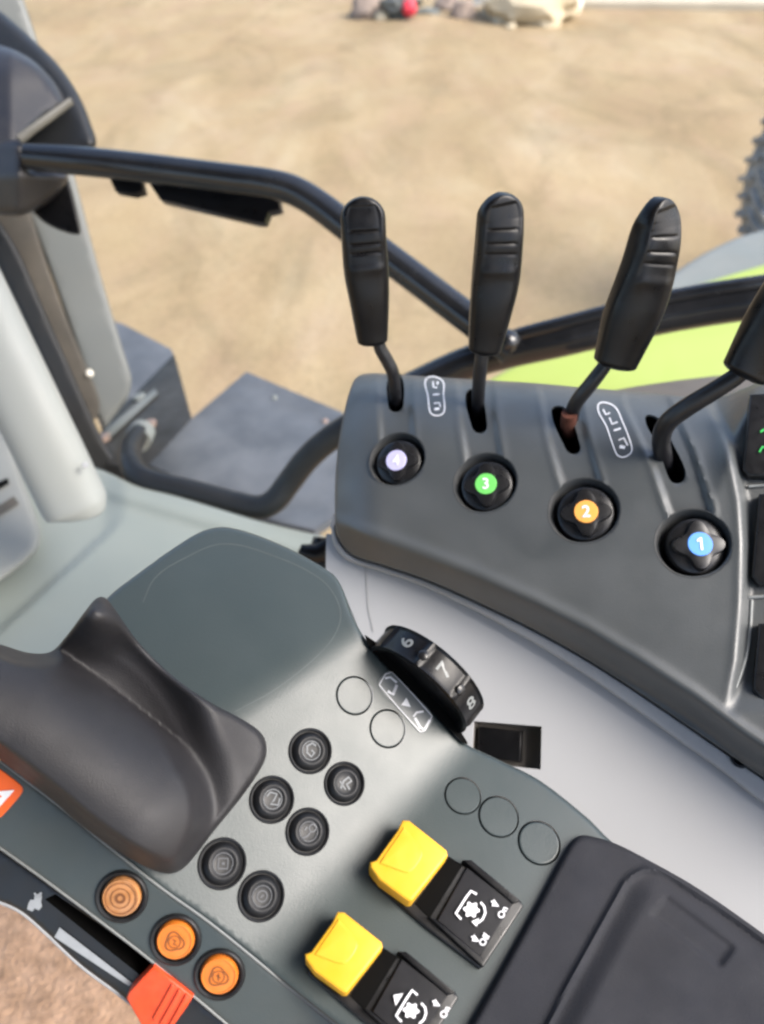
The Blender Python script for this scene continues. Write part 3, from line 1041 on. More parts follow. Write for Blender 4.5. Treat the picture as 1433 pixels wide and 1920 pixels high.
con_out = [(690, 700), (668, 708), (655, 735), (644, 780), (635, 830), (630, 880), (628, 940), (630, 990), (638, 1016), (660, 1040), (720, 1060), (800, 1087), (900, 1131), (1000, 1180), (1100, 1236), (1200, 1300), (1300, 1368),
           (1380, 1423), (1450, 1470), (1560, 1543), (1740, 1664, 1), (1740, 658, 1), (1560, 690), (1433, 714), (1400, 726), (1345, 746), (1300, 745), (1200, 735), (1100, 727), (1000, 718), (900, 712), (800, 706), (740, 702)]
shell('console_shell', con_out, CS, M['console'], con, 6.5, 4, 0.0012, 0.09, tdir=con_tdir, holes=slots + [w[2] for w in wells], rings=[1.2, 3, 5.5, 9], ostep=5, sharp=55, hole_skirt=0.002)
for h in slots:
    pocket('lever_slot', h, CS, 0.03, M['void'], con, taper=0.9)
SWF = CS
for q in ([(1406, 738), (1512, 732), (1520, 893), (1406, 892), (1393, 880)], [(1424, 925), (1530, 925), (1530, 1098), (1424, 1096), (1410, 1080)], [(1424, 1168), (1530, 1168), (1530, 1322), (1430, 1312), (1412, 1292)]):
    prism('rocker_switch', q, SWF, M['black'], con, 0.007, -0.003, 0.0015)
SWl = Surf(lambda x, y: SWF.fn(x, y) - 0.0078)
decal('switch_symbol', [([(1424, 848), (1430, 838), (1440, 842)], 4), ([(1426, 810), (1440, 802)], 4)], SWl, M['green_icon'], con)
for yy in (910, 1118):
    tube('field_divider', [(1403, yy + 2, CS.fn(1420, yy) - 0.0005, 0.0010), (1440, yy, CS.fn(1440, yy) - 0.0005, 0.0012), (1540, yy, CS.fn(1540, yy) - 0.0005, 0.0012)], M['plate'], con, 4, 10)
tube('field_rib', [(1380, 1290, CS.fn(1384, 1290) - 0.0005, 0.0008), (1402, 1215, CS.fn(1404, 1215) - 0.0005, 0.0013), (1409, 1125, CS.fn(1412, 1125) - 0.0005, 0.0012)], M['plate'], con, 5, 10)

# dials
KN = ['dial with a lavender cap', 'dial with a green cap', 'dial with an orange cap numbered 2', 'dial with a blue cap numbered 1']
for i, ((x, y, r), (cx, cy, cr, cm, ch)) in enumerate(zip(DIALS, CAPS)):
    fr, R, _ = wells[i]
    lathe('dial_well', [(R * 1.03, 0.0002), (R * 1.0, 0.0000), (R * 0.97, -0.0012), (R * 0.93, -0.004), (R * 0.89, -0.009), (R * 0.86, -0.014), (0, -0.015)], M['console_dark'], con, fr, 48)
    base = fr @ Vector((0, 0, -0.0145))
    dcap = CP.fn(x, y) - 0.0035
    top = P(cx, cy, dcap)
    nz_ = (top - base)
    H = nz_.length
    nz_.normalize()
    xx = (P(x + 10, y, CP.fn(x, y)) - P(x, y, CP.fn(x, y)))
    xx = (xx - nz_ * xx.dot(nz_)).normalized()
    yy = nz_.cross(xx)
    fm = Matrix(((xx.x, yy.x, nz_.x, base.x), (xx.y, yy.y, nz_.y, base.y), (xx.z, yy.z, nz_.z, base.z), (0, 0, 0, 1)))
    k = R * 0.86
    # knob body, then a four-armed star grip on top
    V, Fc = lathe_data([(k * 0.97, 0), (k * 0.96, H * 0.55), (k * 0.92, H * 0.68), (k * 0.82, H * 0.74), (k * 0.5, H * 0.78), (0, H * 0.79)], 44)
    star = lambda a, rr, hh: (0.66 + 0.34 * abs(math.cos(2 * (a)))**2.2) if rr > k * 0.42 else 1
    V2, F2 = lathe_data([(k * 0.86, H * 0.60), (k * 0.84, H * 0.88), (k * 0.80, H * 0.945), (k * 0.70, H * 0.965), (k * 0.40, H * 0.99), (0, H * 0.99)], 88, star)
    n0 = len(V)
    dial = mk_local('dial', V + V2, Fc + [tuple(a + n0 for a in f) for f in F2], M['black'], con, fm, 35, KN[i])
    rc = cr * dcap / F
    cap = lathe('dial_cap', [(rc, H * 0.97), (rc, H * 1.0), (rc * 0.96, H * 1.0 + 0.0004), (0, H * 1.0 + 0.0006)], M[cm], dial, Matrix.Identity(4), 32, local=True)
    cap.matrix_local = Matrix.Identity(4)
    Vt, Ft = text_data(ch)
    hh = rc * 1.05
    mm = mk('dial_number', [(a * hh, b * hh, H + 0.0009) for a, b in Vt], Ft, M['white'], dial, False, local=True)

# printed hydraulic pictograms
for nm, ol, syms in (('pictogram', [(800, 711), (803, 745), (806, 771), (811, 778), (820, 780), (830, 777), (834, 768), (832, 742), (829, 714)],
                      [([(812, 716), (813, 727), (820, 728)], 3.0), ([(822, 716), (820, 722)], 3.0), ([(812, 741), (824, 740)], 3.4), ([(814, 757), (824, 756), (826, 764)], 2.6), ([(815, 768), (824, 767)], 4.5)]),
                     ('pictogram', [(1122, 760), (1138, 802), (1153, 845), (1158, 854), (1168, 858), (1180, 853), (1185, 845), (1182, 829), (1168, 793), (1151, 762)],
                      [([(1131, 768), (1136, 778), (1144, 775)], 3.0), ([(1143, 784), (1148, 796), (1158, 792)], 3.0), ([(1151, 808), (1164, 804)], 3.6), ([(1160, 826), (1170, 822), (1177, 836)], 2.6), ([(1162, 838), (1172, 840)], 6)])):
    rl = smooth(ol, 4)
    decal(nm, [(rl + [rl[0], rl[1]], 2.4)] + syms, CS, M['greyprint'] if 'x' in nm else M['white'], con, 0.0004)


# levers -----------------------------------------------------------------------
def lever(label, cl, wid, yaw, depth_t, rod, capL, nface, bevel_side=1.0, rust=False):
    """cl: centre line of the grip (px,py,d) from tip to base, wid: widths in px."""
    rb = [(*q[:3], q[3]) for q in rod]
    rodo = tube('lever', rb, M['rod'], con, 8, 18, label=label)
    pts = [(P(*c).x, P(*c).y, P(*c).z, w * c[2] / F) for c, w in zip(cl, wid)]
    S = spline3(pts, 22)
    C = [Vector(s[:3]) for s in S]
    W = [s[3] for s in S]
    L = [0.0]
    for a, b in zip(C, C[1:]):
        L.append(L[-1] + (b - a).length)
    tot = L[-1]
    nl = 120
    smp = sorted(set([tot * (i / nl) for i in range(nl + 1)] + [capL * (1 - math.cos(math.pi / 2 * i / 12)) for i in range(13)]))
    seg = 56
    V, Fc = [], []
    base_n = c2w(*nface).normalized()
    for s in smp:
        i = max(0, min(len(L) - 2, int(np.searchsorted(L, s)) - 1))
        f = (s - L[i]) / max(1e-9, L[i + 1] - L[i])
        c = C[i].lerp(C[i + 1], f)
        w = W[i] + (W[i + 1] - W[i]) * f
        j0, j1 = max(0, i - 6), min(len(C) - 1, i + 7)
        t = (C[j1] - C[j0]).normalized()
        nn = (base_n - t * base_n.dot(t)).normalized()
        sd = t.cross(nn)
        cap = math.sqrt(max(0.0, 1 - (1 - s / capL)**2)) if s < capL else 1.0
        cap = max(cap, 0.05)
        u = s / tot
        e_cap = 1.0 if u < 0.965 else math.sqrt(max(0.1, 1 - ((u - 0.965) / 0.04)**2))
        a = w / 2 * cap * e_cap
        b = depth_t * (0.55 + 0.45 * sstep(0.0, 0.28, u)) * (1 - 0.28 * sstep(0.6, 1.0, u)) * (0.55 + 0.45 * cap) * e_cap
        for k in range(seg):
            an = 2 * math.pi * k / seg
            ca, sa = math.cos(an), math.sin(an)
            ex = 2 / 3.4
            X = math.copysign(abs(ca)**ex, ca)
            Y = math.copysign(abs(sa)**ex, sa)
            off = 0.0
            if sa > 0.25:
                inx = sstep(0.80, 0.70, abs(X))
                ins = sstep(0.035, 0.06, u) * sstep(0.46, 0.40, u)
                off -= 0.0009 * inx * ins
                for g in (0.20, 0.285, 0.345):
                    off -= 0.0009 * math.exp(-((u - g) / 0.0065)**2) * sstep(0.66, 0.58, abs(X))
                # a soft swell below the thumb pad
                off += 0.0008 * math.exp(-((u - 0.43) / 0.05)**2) * sstep(0.9, 0.4, abs(X))
                # centre crease on the lower half
                off += 0.0012 * sstep(0.45, 0.8, u) * (1 - abs(X))
            V.append(c + sd * (X * a) + nn * (Y * b + off))
    ns = len(smp)
    for i in range(ns - 1):
        for k in range(seg):
            q, r = i * seg + k, i * seg + (k + 1) % seg
            Fc.append((q, r, r + seg, q + seg))
    Fc.append(tuple(reversed(range(seg))))
    Fc.append(tuple(range((ns - 1) * seg, ns * seg)))
    mk('grip', V, Fc, M['matblack'], rodo, True, 50)
    return rodo


lever('lever above the lavender dial leaning towards the door', [(679, 369, 0.515), (681, 410, 0.522), (683, 455, 0.53), (687, 510, 0.54), (693, 570, 0.551), (699, 646, 0.565)], [84, 84, 84, 83, 72, 55], 0, 0.0105,
      [(709, 636, 0.562, 0.0042), (714, 655, 0.566, 0.0046), (726, 676, 0.571, 0.0047), (737, 700, 0.577, 0.0047), (741, 735, 0.59, 0.0048), (742, 775, 0.615, 0.0048)], 0.013, (0.02, 0.42, 0.9))
lever('upright lever above the green dial', [(939, 363, 0.495), (938, 410, 0.505), (935, 460, 0.513), (929, 525, 0.524), (919, 590, 0.534), (907, 664, 0.546)], [87, 87, 88, 88, 77, 58], 0, 0.011,
      [(906, 650, 0.545, 0.0046), (901, 690, 0.553, 0.0048), (897, 740, 0.57, 0.0048), (896, 800, 0.60, 0.0048)], 0.013, (0.06, 0.42, 0.9))
lever('lever above the orange dial with a rusty rod foot', [(1237, 371, 0.465), (1232, 420, 0.474), (1222, 475, 0.482), (1204, 540, 0.492), (1180, 605, 0.502), (1150, 690, 0.514)], [84, 86, 92, 102, 100, 76], 0, 0.0125,
      [(1150, 655, 0.512, 0.0044), (1135, 684, 0.516, 0.0046), (1108, 720, 0.523, 0.0049), (1078, 760, 0.535, 0.005), (1070, 800, 0.555, 0.005), (1070, 840, 0.575, 0.005)], 0.0150, (0.22, 0.38, 0.88))
lever('lever above the blue dial leaning furthest', [(1580, 400, 0.415), (1555, 445, 0.42), (1525, 495, 0.426), (1485, 560, 0.436), (1445, 625, 0.446), (1392, 708, 0.456)], [95, 98, 104, 112, 108, 84], 0, 0.013,
      [(1412, 672, 0.452, 0.005), (1385, 702, 0.457, 0.0052), (1340, 732, 0.464, 0.0055), (1285, 766, 0.475, 0.0058), (1250, 795, 0.485, 0.0058), (1240, 830, 0.50, 0.0058), (1250, 880, 0.52, 0.0055)], 0.014, (0.28, 0.34, 0.88))
tube('rust_patch', [(1068, 775, 0.537, 0.0054), (1066, 795, 0.545, 0.0055), (1068, 812, 0.553, 0.0052)], M['rust'], con, 5, 14)

# ================================================================== SIDE TRIM PANEL
LIP = [(668, 1043), (1020, 1192), (1433, 1459)]
LD = [con_fn(x, y) for x, y in LIP]
SFl = plane3(*[(x, y, d + 0.004) for (x, y), d in zip(LIP, LD)])
SD2 = plane3((650, 1060, SFl.fn(650, 1060) + 0.007), (1433, 1475, SFl.fn(1433, 1475) + 0.007), (1000, 1450, SFl.fn(1000, 1320) - 0.010))
sid = thing('side_trim_panel', 'pale lavender grey side panel with a dark socket between armrest and lever console', 'side panel', SD2.P(1000, 1300))
sock = [(888, 1352), (1016, 1362), (1014, 1443), (884, 1428)]
shell('panel', [(612, 1000, 1), (680, 1010, 1), (1000, 1120, 1), (1330, 1320, 1), (1560, 1480, 1), (1740, 1605, 1), (1740, 2080, 1), (1300, 1800, 1), (860, 1560, 1), (660, 1330, 1), (610, 1130, 1)],
      SD2, M['side'], sid, 18, 0, 0, 0.03, sm=False, holes=[sock])


decal('panel_seam', [([(684, 1046), (687, 1090), (690, 1140), (700, 1185)], 2.0)], SD2, M['trim_grey'], sid, 0.0004)
pocket('socket', sock, SD2, 0.012, M['ledgedark'], sid, taper=0.97)
prism('socket_cover', [(898, 1362), (978, 1370), (976, 1428), (896, 1420)], SD2, M['matblack'], sid, -0.004, -0.011, 0.001)

# grey flange between the lever console and the side panel
flange = [(628, 985), (637, 1018), (660, 1042), (720, 1062), (800, 1089), (900, 1133), (1000, 1182), (1100, 1238), (1200, 1302), (1300, 1370), (1380, 1425), (1450, 1472), (1560, 1545), (1740, 1666)]
fl_low = [(620, 988), (628, 1024), (652, 1050), (716, 1072), (796, 1100), (894, 1147), (990, 1199), (1086, 1258), (1184, 1325), (1280, 1394), (1352, 1445), (1425, 1502), (1560, 1590), (1740, 1712)]
shell('panel_flange', [(*p, 1) if i in (0, len(flange) - 1) else p for i, p in enumerate(flange)] + [(*p, 1) if i in (0, len(fl_low) - 1) else p for i, p in enumerate(fl_low[::-1])],
      SFl, M['trim_grey'], sid, 8, 4, 0.003, 0.03, tdir=Vector((0, 0.9, -0.4)))
lathe('screw', [(0.0058, 0.0), (0.0055, 0.0012), (0.004, 0.0014), (0.0032, -0.001), (0, -0.001)], M['matblack'], sid, SFl.frame(1390, 1421, lift=0.0006), 24)

# ================================================================== ARMREST
AP = planeN(500, 1600, 0.375, (0.32, 0.37, 0.87))
k1, k2 = (868, 1392), (520, 1770)
BP = plane3((*k1, AP.fn(*k1)), (*k2, AP.fn(*k2)), (1000, 1750, AP.fn(1000, 1750) - 0.030))
k3, k4 = (655, 1190), (415, 1345)
TP = plane3((*k3, AP.fn(*k3)), (*k4, AP.fn(*k4)), (450, 1050, AP.fn(450, 1050) + 0.030))


def arm_fn(x, y):
    d = smin(AP.fn(x, y), BP.fn(x, y), 0.004)
    if (y - 1190) + (x - 655) * 0.646 < 160:
        d = smax(d, TP.fn(x, y), 0.004)
    return d


AS = Surf(arm_fn)
arm = thing('armrest_console', 'dark grey green operator armrest with buttons, yellow switches and padded rests', 'armrest', AS.P(700, 1600))
BL = [(665, 1304, 36), (727, 1366, 35.5)]
BR = [(868, 1492, 34.5), (935, 1531, 38), (1011, 1580, 40)]
BB = [(582, 1408, 39.5), (510, 1499, 40.5), (646, 1469, 37.5), (577, 1559, 40), (417, 1619, 43), (490, 1680, 42)]
holes = []
fr_of = {}
for grp in (BL, BR, BB):
    for (x, y, r) in grp:
        R = r * AS.fn(x, y) / F * 1.02
        fr = AS.frame(x, y)
        fr_of[(x, y)] = (fr, R)
        holes.append([proj(AS.P(*proj(fr @ Vector((R * math.cos(2 * math.pi * i / 40), R * math.sin(2 * math.pi * i / 40), 0)))[:2]))[:2] for i in range(40)])
arm_out = [(170, 1160, 1), (205, 1118), (260, 1075), (330, 1025), (385, 994), (430, 989), (515, 1016), (590, 1054), (630, 1082), (645, 1110), (655, 1142), (672, 1176), (690, 1205), (730, 1252), (800, 1322), (868, 1390), (930, 1422), (1010, 1462),
           (1100, 1532), (1150, 1580), (1300, 1680), (1560, 1860), (1740, 1985, 1), (1740, 2180, 1), (860, 2180, 1), (760, 2020, 1), (640, 1928), (540, 1848), (400, 1735), (300, 1664), (215, 1597), (130, 1530, 1), (90, 1300, 1)]
shell('armrest_body', arm_out, AS, M['arm'], arm, 9, 7, 0.003, 0.05, holes=holes, ostep=6, hole_skirt=0.003)
# faint screen rim on the teal top
rim = smooth([(268, 1130), (290, 1085), (340, 1050), (420, 1020), (520, 1045), (600, 1085), (632, 1125), (638, 1165), (610, 1215), (520, 1290), (440, 1335)], 8, False)
TPd = Surf(lambda x, y: arm_fn(x, y))
decal('panel_groove', [(rim, 1.6)], TPd, M['groove'], arm, 0.00012)

for (x, y, r) in BL + BR:
    fr, R = fr_of[(x, y)]
    lathe('blank_plug', [(R * 0.97, -0.008), (R * 0.93, -0.0008), (R * 0.912, 0.0001), (R * 0.885, 0.0003), (R * 0.84, 0.0003), (R * 0.5, 0.0003), (0, 0.0003)], M['arm'], arm, fr, 44)
    lathe('plug_seat', [(R * 1.01, -0.0015), (R * 0.93, -0.0022), (0, -0.009)], M['void'], arm, fr, 44)

btn_prof = lambda R: [(R * 1.04, 0.0001), (R * 1.03, 0.0007), (R * 0.985, 0.0010), (R * 0.93, 0.0007), (R * 0.895, -0.0010), (R * 0.87, -0.0010), (R * 0.84, 0.0002), (R * 0.68, 0.0020), (R * 0.60, 0.0025), (R * 0.55, 0.0024), (R * 0.50, 0.0020), (R * 0.25, 0.0018), (0, 0.0018)]
SYM = {0: [([(0.22, 0.2), (0.05, 0.33), (-0.2, 0.2), (-0.2, -0.1), (0.0, -0.28), (0.14, -0.1), (0.0, 0.02)], 0.09)],
       1: [([(-0.28, 0.12), (-0.12, 0.3), (0.18, 0.22), (0.05, -0.05), (-0.1, -0.2), (0.25, -0.25), (0.33, 0.05)], 0.08)],
       2: [([(-0.25, -0.25), (-0.1, 0.1), (0.15, 0.28), (0.3, 0.1), (0.05, -0.05), (0.2, -0.3)], 0.10), ([(-0.3, 0.1), (0.0, -0.3)], 0.07)],
       3: [([(-0.3, -0.3), (-0.05, -0.2), (0.1, 0.0)], 0.07), ([(0.18 + 0.16 * math.cos(t * 0.5), 0.14 + 0.16 * math.sin(t * 0.5)) for t in range(14)], 0.06), ([(-0.2, 0.05), (-0.05, 0.2)], 0.07)],
       4: [([(-0.2, -0.2), (-0.2, 0.2), (0.2, 0.2), (0.2, -0.2), (-0.2, -0.2)], 0.06), ([(-0.05, 0.0), (0.07, 0.0)], 0.1)],
       5: [([(0.22 * math.cos(t * 0.45), 0.22 * math.sin(t * 0.45)) for t in range(15)], 0.05), ([(-0.07, -0.05), (0.07, 0.06)], 0.06)]}


def local_decal(name, strokes, R, h, m, parent):
    V, Fc = [], []
    for pts, w in strokes:
        p = np.array(pts, float)
        nn = len(p)
        b0 = len(V)
        for i in range(nn):
            d = p[min(i + 1, nn - 1)] - p[max(i - 1, 0)]
            d /= max(np.linalg.norm(d), 1e-9)
            q = np.array([-d[1], d[0]]) * w / 2
            for s in (1, -1):
                z = p[i] + q * s
                V.append((z[0] * R, z[1] * R, h))
        for i in range(nn - 1):
            a = b0 + 2 * i
            Fc.append((a + 1, a + 3, a + 2, a))
    return mk(name, V, Fc, m, parent, False, local=True)


for i, (x, y, r) in enumerate(BB):
    fr, R = fr_of[(x, y)]
    b = lathe('button', btn_prof(R), M['button'], arm, fr, 44, sharp=50)
    ring = [(0.42 * math.cos(t * math.pi / 16), 0.42 * math.sin(t * math.pi / 16)) for t in range(33)]
    local_decal('button_symbol', SYM[i] + ([(ring, 0.035)] if i != 2 else []), R, 0.00225, M['symgrey'] if i < 3 else M['dimprint'], b)

# thumb wheel ------------------------------------------------------------------
e_ = c2w(0.70, -0.71, -0.05).normalized()
r_ = c2w(0.30, 0.30, 0.90)
r_ = (r_ - e_ * r_.dot(e_)).normalized()
a_ = e_.cross(r_).normalized()
if a_.dot(c2w(0.7, 0.7, 0)) < 0:
    a_ = -a_
WC = P(778, 1296, AS.fn(740, 1310) + 0.002)
RW, WW = 0.0345, 0.0165
whm = Matrix(((e_.x, r_.x, a_.x, WC.x), (e_.y, r_.y, a_.y, WC.y), (e_.z, r_.z, a_.z, WC.z), (0, 0, 0, 1)))
# local: x along e, y up out of the armrest, z away from the near face


def facet(a, r, h):
    q = ((math.degrees(a) - 30.0) % 44.0) / 44.0
    if h <= 0.002 or h >= WW - 0.0012:
        return 1.0
    return 1.0 - 0.05 * sstep(0.0, 0.10, q) * sstep(1.0, 0.90, q)


wp = [(0, 0.0042), (RW * 0.55, 0.0042), (RW * 0.80, 0.0035), (RW * 0.86, 0.001), (RW * 0.93, 0.0), (RW * 0.97, 0.0008), (RW, 0.0026), (RW, WW * 0.5), (RW, WW - 0.002), (RW * 0.985, WW - 0.0006), (RW * 0.95, WW), (0, WW)]
V, Fc = lathe_data(wp, 220, facet)
wheel = mk_local('thumb_wheel', V, [tuple(reversed(f)) for f in Fc], M['matblack'], arm, whm, 30)
for ch, ang in (('6', 140.0), ('7', 96.0), ('8', 52.0)):
    Vt, Ft = text_data(ch)
    W_ = []
    for tx, ty in Vt:
        # reading direction away from the near face, top towards -e
        zz = WW * 0.53 + tx * 0.0088
        aa = math.radians(ang) + ty * 0.0084 / RW
        rr = RW * 0.9555
        W_.append((rr * math.cos(aa), rr * math.sin(aa), zz))
    me = mk('wheel_number', W_, Ft, M['plate'], wheel, False, local=True)
for ang in (118.0, 74.0):
    aa = math.radians(ang)
    o = mk_local('wheel_nub', *lathe_data([(0.0028, -0.0008), (0.0026, 0.0006), (0.0015, 0.0012), (0, 0.0013)], 16), M['black'], wheel,
                 None)
    o.matrix_local = Matrix.Translation((RW * math.cos(aa), RW * math.sin(aa), WW * 0.42)) @ Matrix.Rotation(aa - math.pi / 2, 4, 'Z') @ Matrix.Rotation(-math.pi / 2, 4, 'X')
# dark slot the wheel stands in
shell('wheel_slot', [(684, 1190, 1), (716, 1212), (760, 1252), (830, 1326), (878, 1394), (868, 1392), (800, 1324), (730, 1254), (690, 1208)], Surf(lambda x, y: AS.fn(x - 10, y + 10) - 0.001), M['void'], arm, 7, 0, 0, 0.004)
# printed strip
prism('symbol_plate', smooth([(709, 1284), (722, 1262), (735, 1258), (776, 1302), (812, 1343), (797, 1372), (788, 1374), (746, 1328)], 6), AS, M['plate'], arm, 0.0004, -0.0005, 0.0002)
SPL = Surf(lambda x, y: AS.fn(x, y) - 0.0004)
decal('plate_symbol', [([(722, 1272), (732, 1270), (744, 1280)], 4), ([(727, 1296), (737, 1302), (744, 1284), (738, 1300)], 6), ([(794, 1334), (781, 1336), (775, 1344)], 4), ([(778, 1346), (788, 1364), (796, 1368), (806, 1350)], 5)],
      SPL, M['white'], arm, 0.0003, fills=[[(762, 1308), (752, 1322), (770, 1326)]])
outl = [(711, 1284), (723, 1264), (735, 1260), (776, 1304), (810, 1343), (796, 1370), (788, 1372), (748, 1328), (711, 1284)]
decal('plate_border', [(outl, 1.8)], SPL, M['white'], arm, 0.00025)

# yellow guarded switches ---------------------------------------------------------
def switch(dx, dy, kind):
    T = lambda pts: [(x + dx, y + dy) for x, y in pts]
    base = prism('toggle_switch', T([(745, 1560), (790, 1572), (978, 1690), (982, 1700), (908, 1812), (900, 1816), (800, 1740), (700, 1655), (706, 1640)]), AS, M['black'], arm, 0.003, -0.002, 0.001)
    base['label'] = 'guarded switch nearer the side panel' if kind == 0 else 'guarded switch nearer the orange buttons'
    prism('switch_recess', T([(842, 1606), (868, 1622), (806, 1722), (778, 1694)]), AS, M['void'], base, 0.0036, 0.001, 0.0004)
    # side rails of the housing
    prism('housing_rail', T([(868, 1612), (884, 1612), (976, 1688), (962, 1694)]), AS, M['matblack'], base, 0.0062, 0.0, 0.0006)
    prism('housing_rail', T([(803, 1718), (818, 1724), (906, 1797), (905, 1812)]), AS, M['matblack'], base, 0.0062, 0.0, 0.0006)
    prism('symbol_panel', T([(876, 1626), (962, 1694), (900, 1794), (820, 1726)]), AS, M['panelblack'], base, 0.0052, 0.0, 0.0006)
    # yellow rocker cap: thick wedge with a raised tongue
    q = [(755, 1537), (768, 1538), (838, 1594), (840, 1604), (774, 1688), (766, 1689), (712, 1650), (695, 1627), (694, 1616), (706, 1612), (746, 1556)]
    cap = prism('rocker_cap', T(q), AS, M['yellow'], base, 0.0150, 0.002, 0.0012)
    tong = smooth([(757, 1550, 1), (792, 1594), (792, 1606), (776, 1630), (763, 1636), (712, 1618, 1), (722, 1602), (744, 1570)], 5)
    prism('cap_tongue', T(tong), AS, M['yellow'], cap, 0.0157, 0.0125, 0.0007)
    SY = Surf(lambda x, y: AS.fn(x, y) - 0.0056)
    st = []
    fl = []
    if kind == 0:
        gx, gy = 884, 1706
        st += [([(894, 1677), (883, 1671), (874, 1683), (855, 1713), (865, 1724)], 4.2)]
        st += [([(901, 1692), (908, 1700), (910, 1712), (905, 1724), (896, 1731)], 4.0)]
        fl += [[(898, 1722), (884, 1728), (894, 1738)]]
        t1, t2, a1, a2 = (942, 1711), (908, 1762), (921, 1690), (884, 1756)
    else:
        gx, gy = 771 - dx, 1895 - dy
        st += [([(783 - dx, 1866 - dy), (773 - dx, 1857 - dy), (764 - dx, 1870 - dy), (743 - dx, 1905 - dy), (753 - dx, 1916 - dy)], 4.2)]
        st += [([(790 - dx, 1881 - dy), (797 - dx, 1889 - dy), (799 - dx, 1900 - dy), (795 - dx, 1912 - dy), (786 - dx, 1920 - dy)], 4.0)]
        fl += [[(738 - dx, 1866 - dy), (756 - dx, 1863 - dy), (742 - dx, 1886 - dy)]]
        t1, t2, a1, a2 = (834 - dx, 1898 - dy), (800 - dx, 1949 - dy), (811 - dx, 1877 - dy), (776 - dx, 1940 - dy)
    gear = []
    for k in range(24):
        a = 2 * math.pi * k / 24
        rr = 15.5 if (k // 2) % 2 == 0 else 11.5
        gear.append((gx + rr * math.cos(a), gy + rr * math.sin(a)))
    fl.append(gear)
    for (x, y) in (a1, a2):
        st.append(([(x, y), (x + 9, y + 6)], 3.2))
        fl.append([(x + 5, y - 4), (x + 15, y + 10), (x + 1, y + 9)] if kind >= 0 else [])
    decal('switch_symbol', [(T(p), w) for p, w in st], SY, M['white'], base, 0.0004, fills=[T(f) for f in fl])
    text_px('switch_lettering', 'On', t1[0] + dx, t1[1] + dy, 13, 64, SY, M['white'], base, 0.0004)
    text_px('switch_lettering', 'Off', t2[0] + dx, t2[1] + dy, 13, 62, SY, M['white'], base, 0.0004)


switch(0, 0, 0)
switch(-122, 172, 1)

# padded rest at the rear of the armrest ------------------------------------------
gro = smooth([(1010, 1960), (1060, 1860), (1110, 1768), (1150, 1695), (1175, 1652), (1205, 1632), (1240, 1632), (1290, 1662), (1380, 1722), (1480, 1795), (1560, 1850), (1740, 1975)], 8, False)
gap = np.array(gro)


def pad_fn(x, y):
    d = AS.fn(x, y) - 0.006
    q = poly_dist([(x, y)], gro, False)[0]
    # which side of the piping: inner cushion swells
    i = int(np.argmin(((gap - (x, y))**2).sum(1)))
    i = max(0, min(len(gap) - 2, i))
    tx, ty = gap[i + 1] - gap[i]
    s = tx * (y - gap[i][1]) - ty * (x - gap[i][0])
    d += 0.0020 * math.exp(-(q / 5.0)**2) * 0
    d -= 0.0024 * math.exp(-((q) / 6.0)**2)
    if s > 0:
        d -= 0.004 * sstep(8, 60, q)
        # sunken rectangular mark
        u = ((x - 1250) * 0.80 + (y - 1680) * 0.60)
        v = (-(x - 1250) * 0.60 + (y - 1680) * 0.80)
        rect = sstep(-8, 6, u) * sstep(168, 150, u) * sstep(-6, 6, v) * sstep(52, 40, v)
        d += 0.0022 * rect
    return d


PS = Surf(pad_fn)
shell('rest_pad', [(1062, 1592), (1080, 1570), (1098, 1566), (1150, 1580), (1200, 1604), (1300, 1660), (1400, 1728), (1560, 1845), (1740, 1980, 1), (1740, 2200, 1), (720, 2200, 1), (815, 2040), (880, 1925), (950, 1800), (1010, 1690)], PS, M['pad'], arm, 5.5, 12, 0.006, 0.02, ostep=7)

# side strip with orange buttons --------------------------------------------------
s1, s2 = (215, 1597), (540, 1850)
DP = plane3((*s1, AP.fn(*s1) - 0.0005), (*s2, AP.fn(*s2) - 0.0005), (300, 1790, AP.fn(300, 1790) + 0.009))
ORB = [(229, 1680, 47), (330, 1761, 46), (412, 1826, 46)]
oh = []
for (x, y, r) in ORB:
    R = r * DP.fn(x, y) / F
    fr = DP.frame(x, y)
    fr_of[(x, y)] = (fr, R)
    oh.append([proj(fr @ Vector((R * math.cos(2 * math.pi * i / 40), R * math.sin(2 * math.pi * i / 40), 0)))[:2] for i in range(40)])
shell('side_strip', [(-300, 1236, 1), (-90, 1370), (0, 1428), (100, 1503), (215, 1597), (300, 1664), (400, 1736), (540, 1850), (640, 1930), (760, 2024, 1), (560, 2034, 1), (470, 1958), (388, 1888), (270, 1790), (100, 1661), (0, 1589), (-90, 1524), (-300, 1375, 1)],
      DP, M['strip'], arm, 9, 5, 0.002, 0.03, holes=oh, ostep=7)
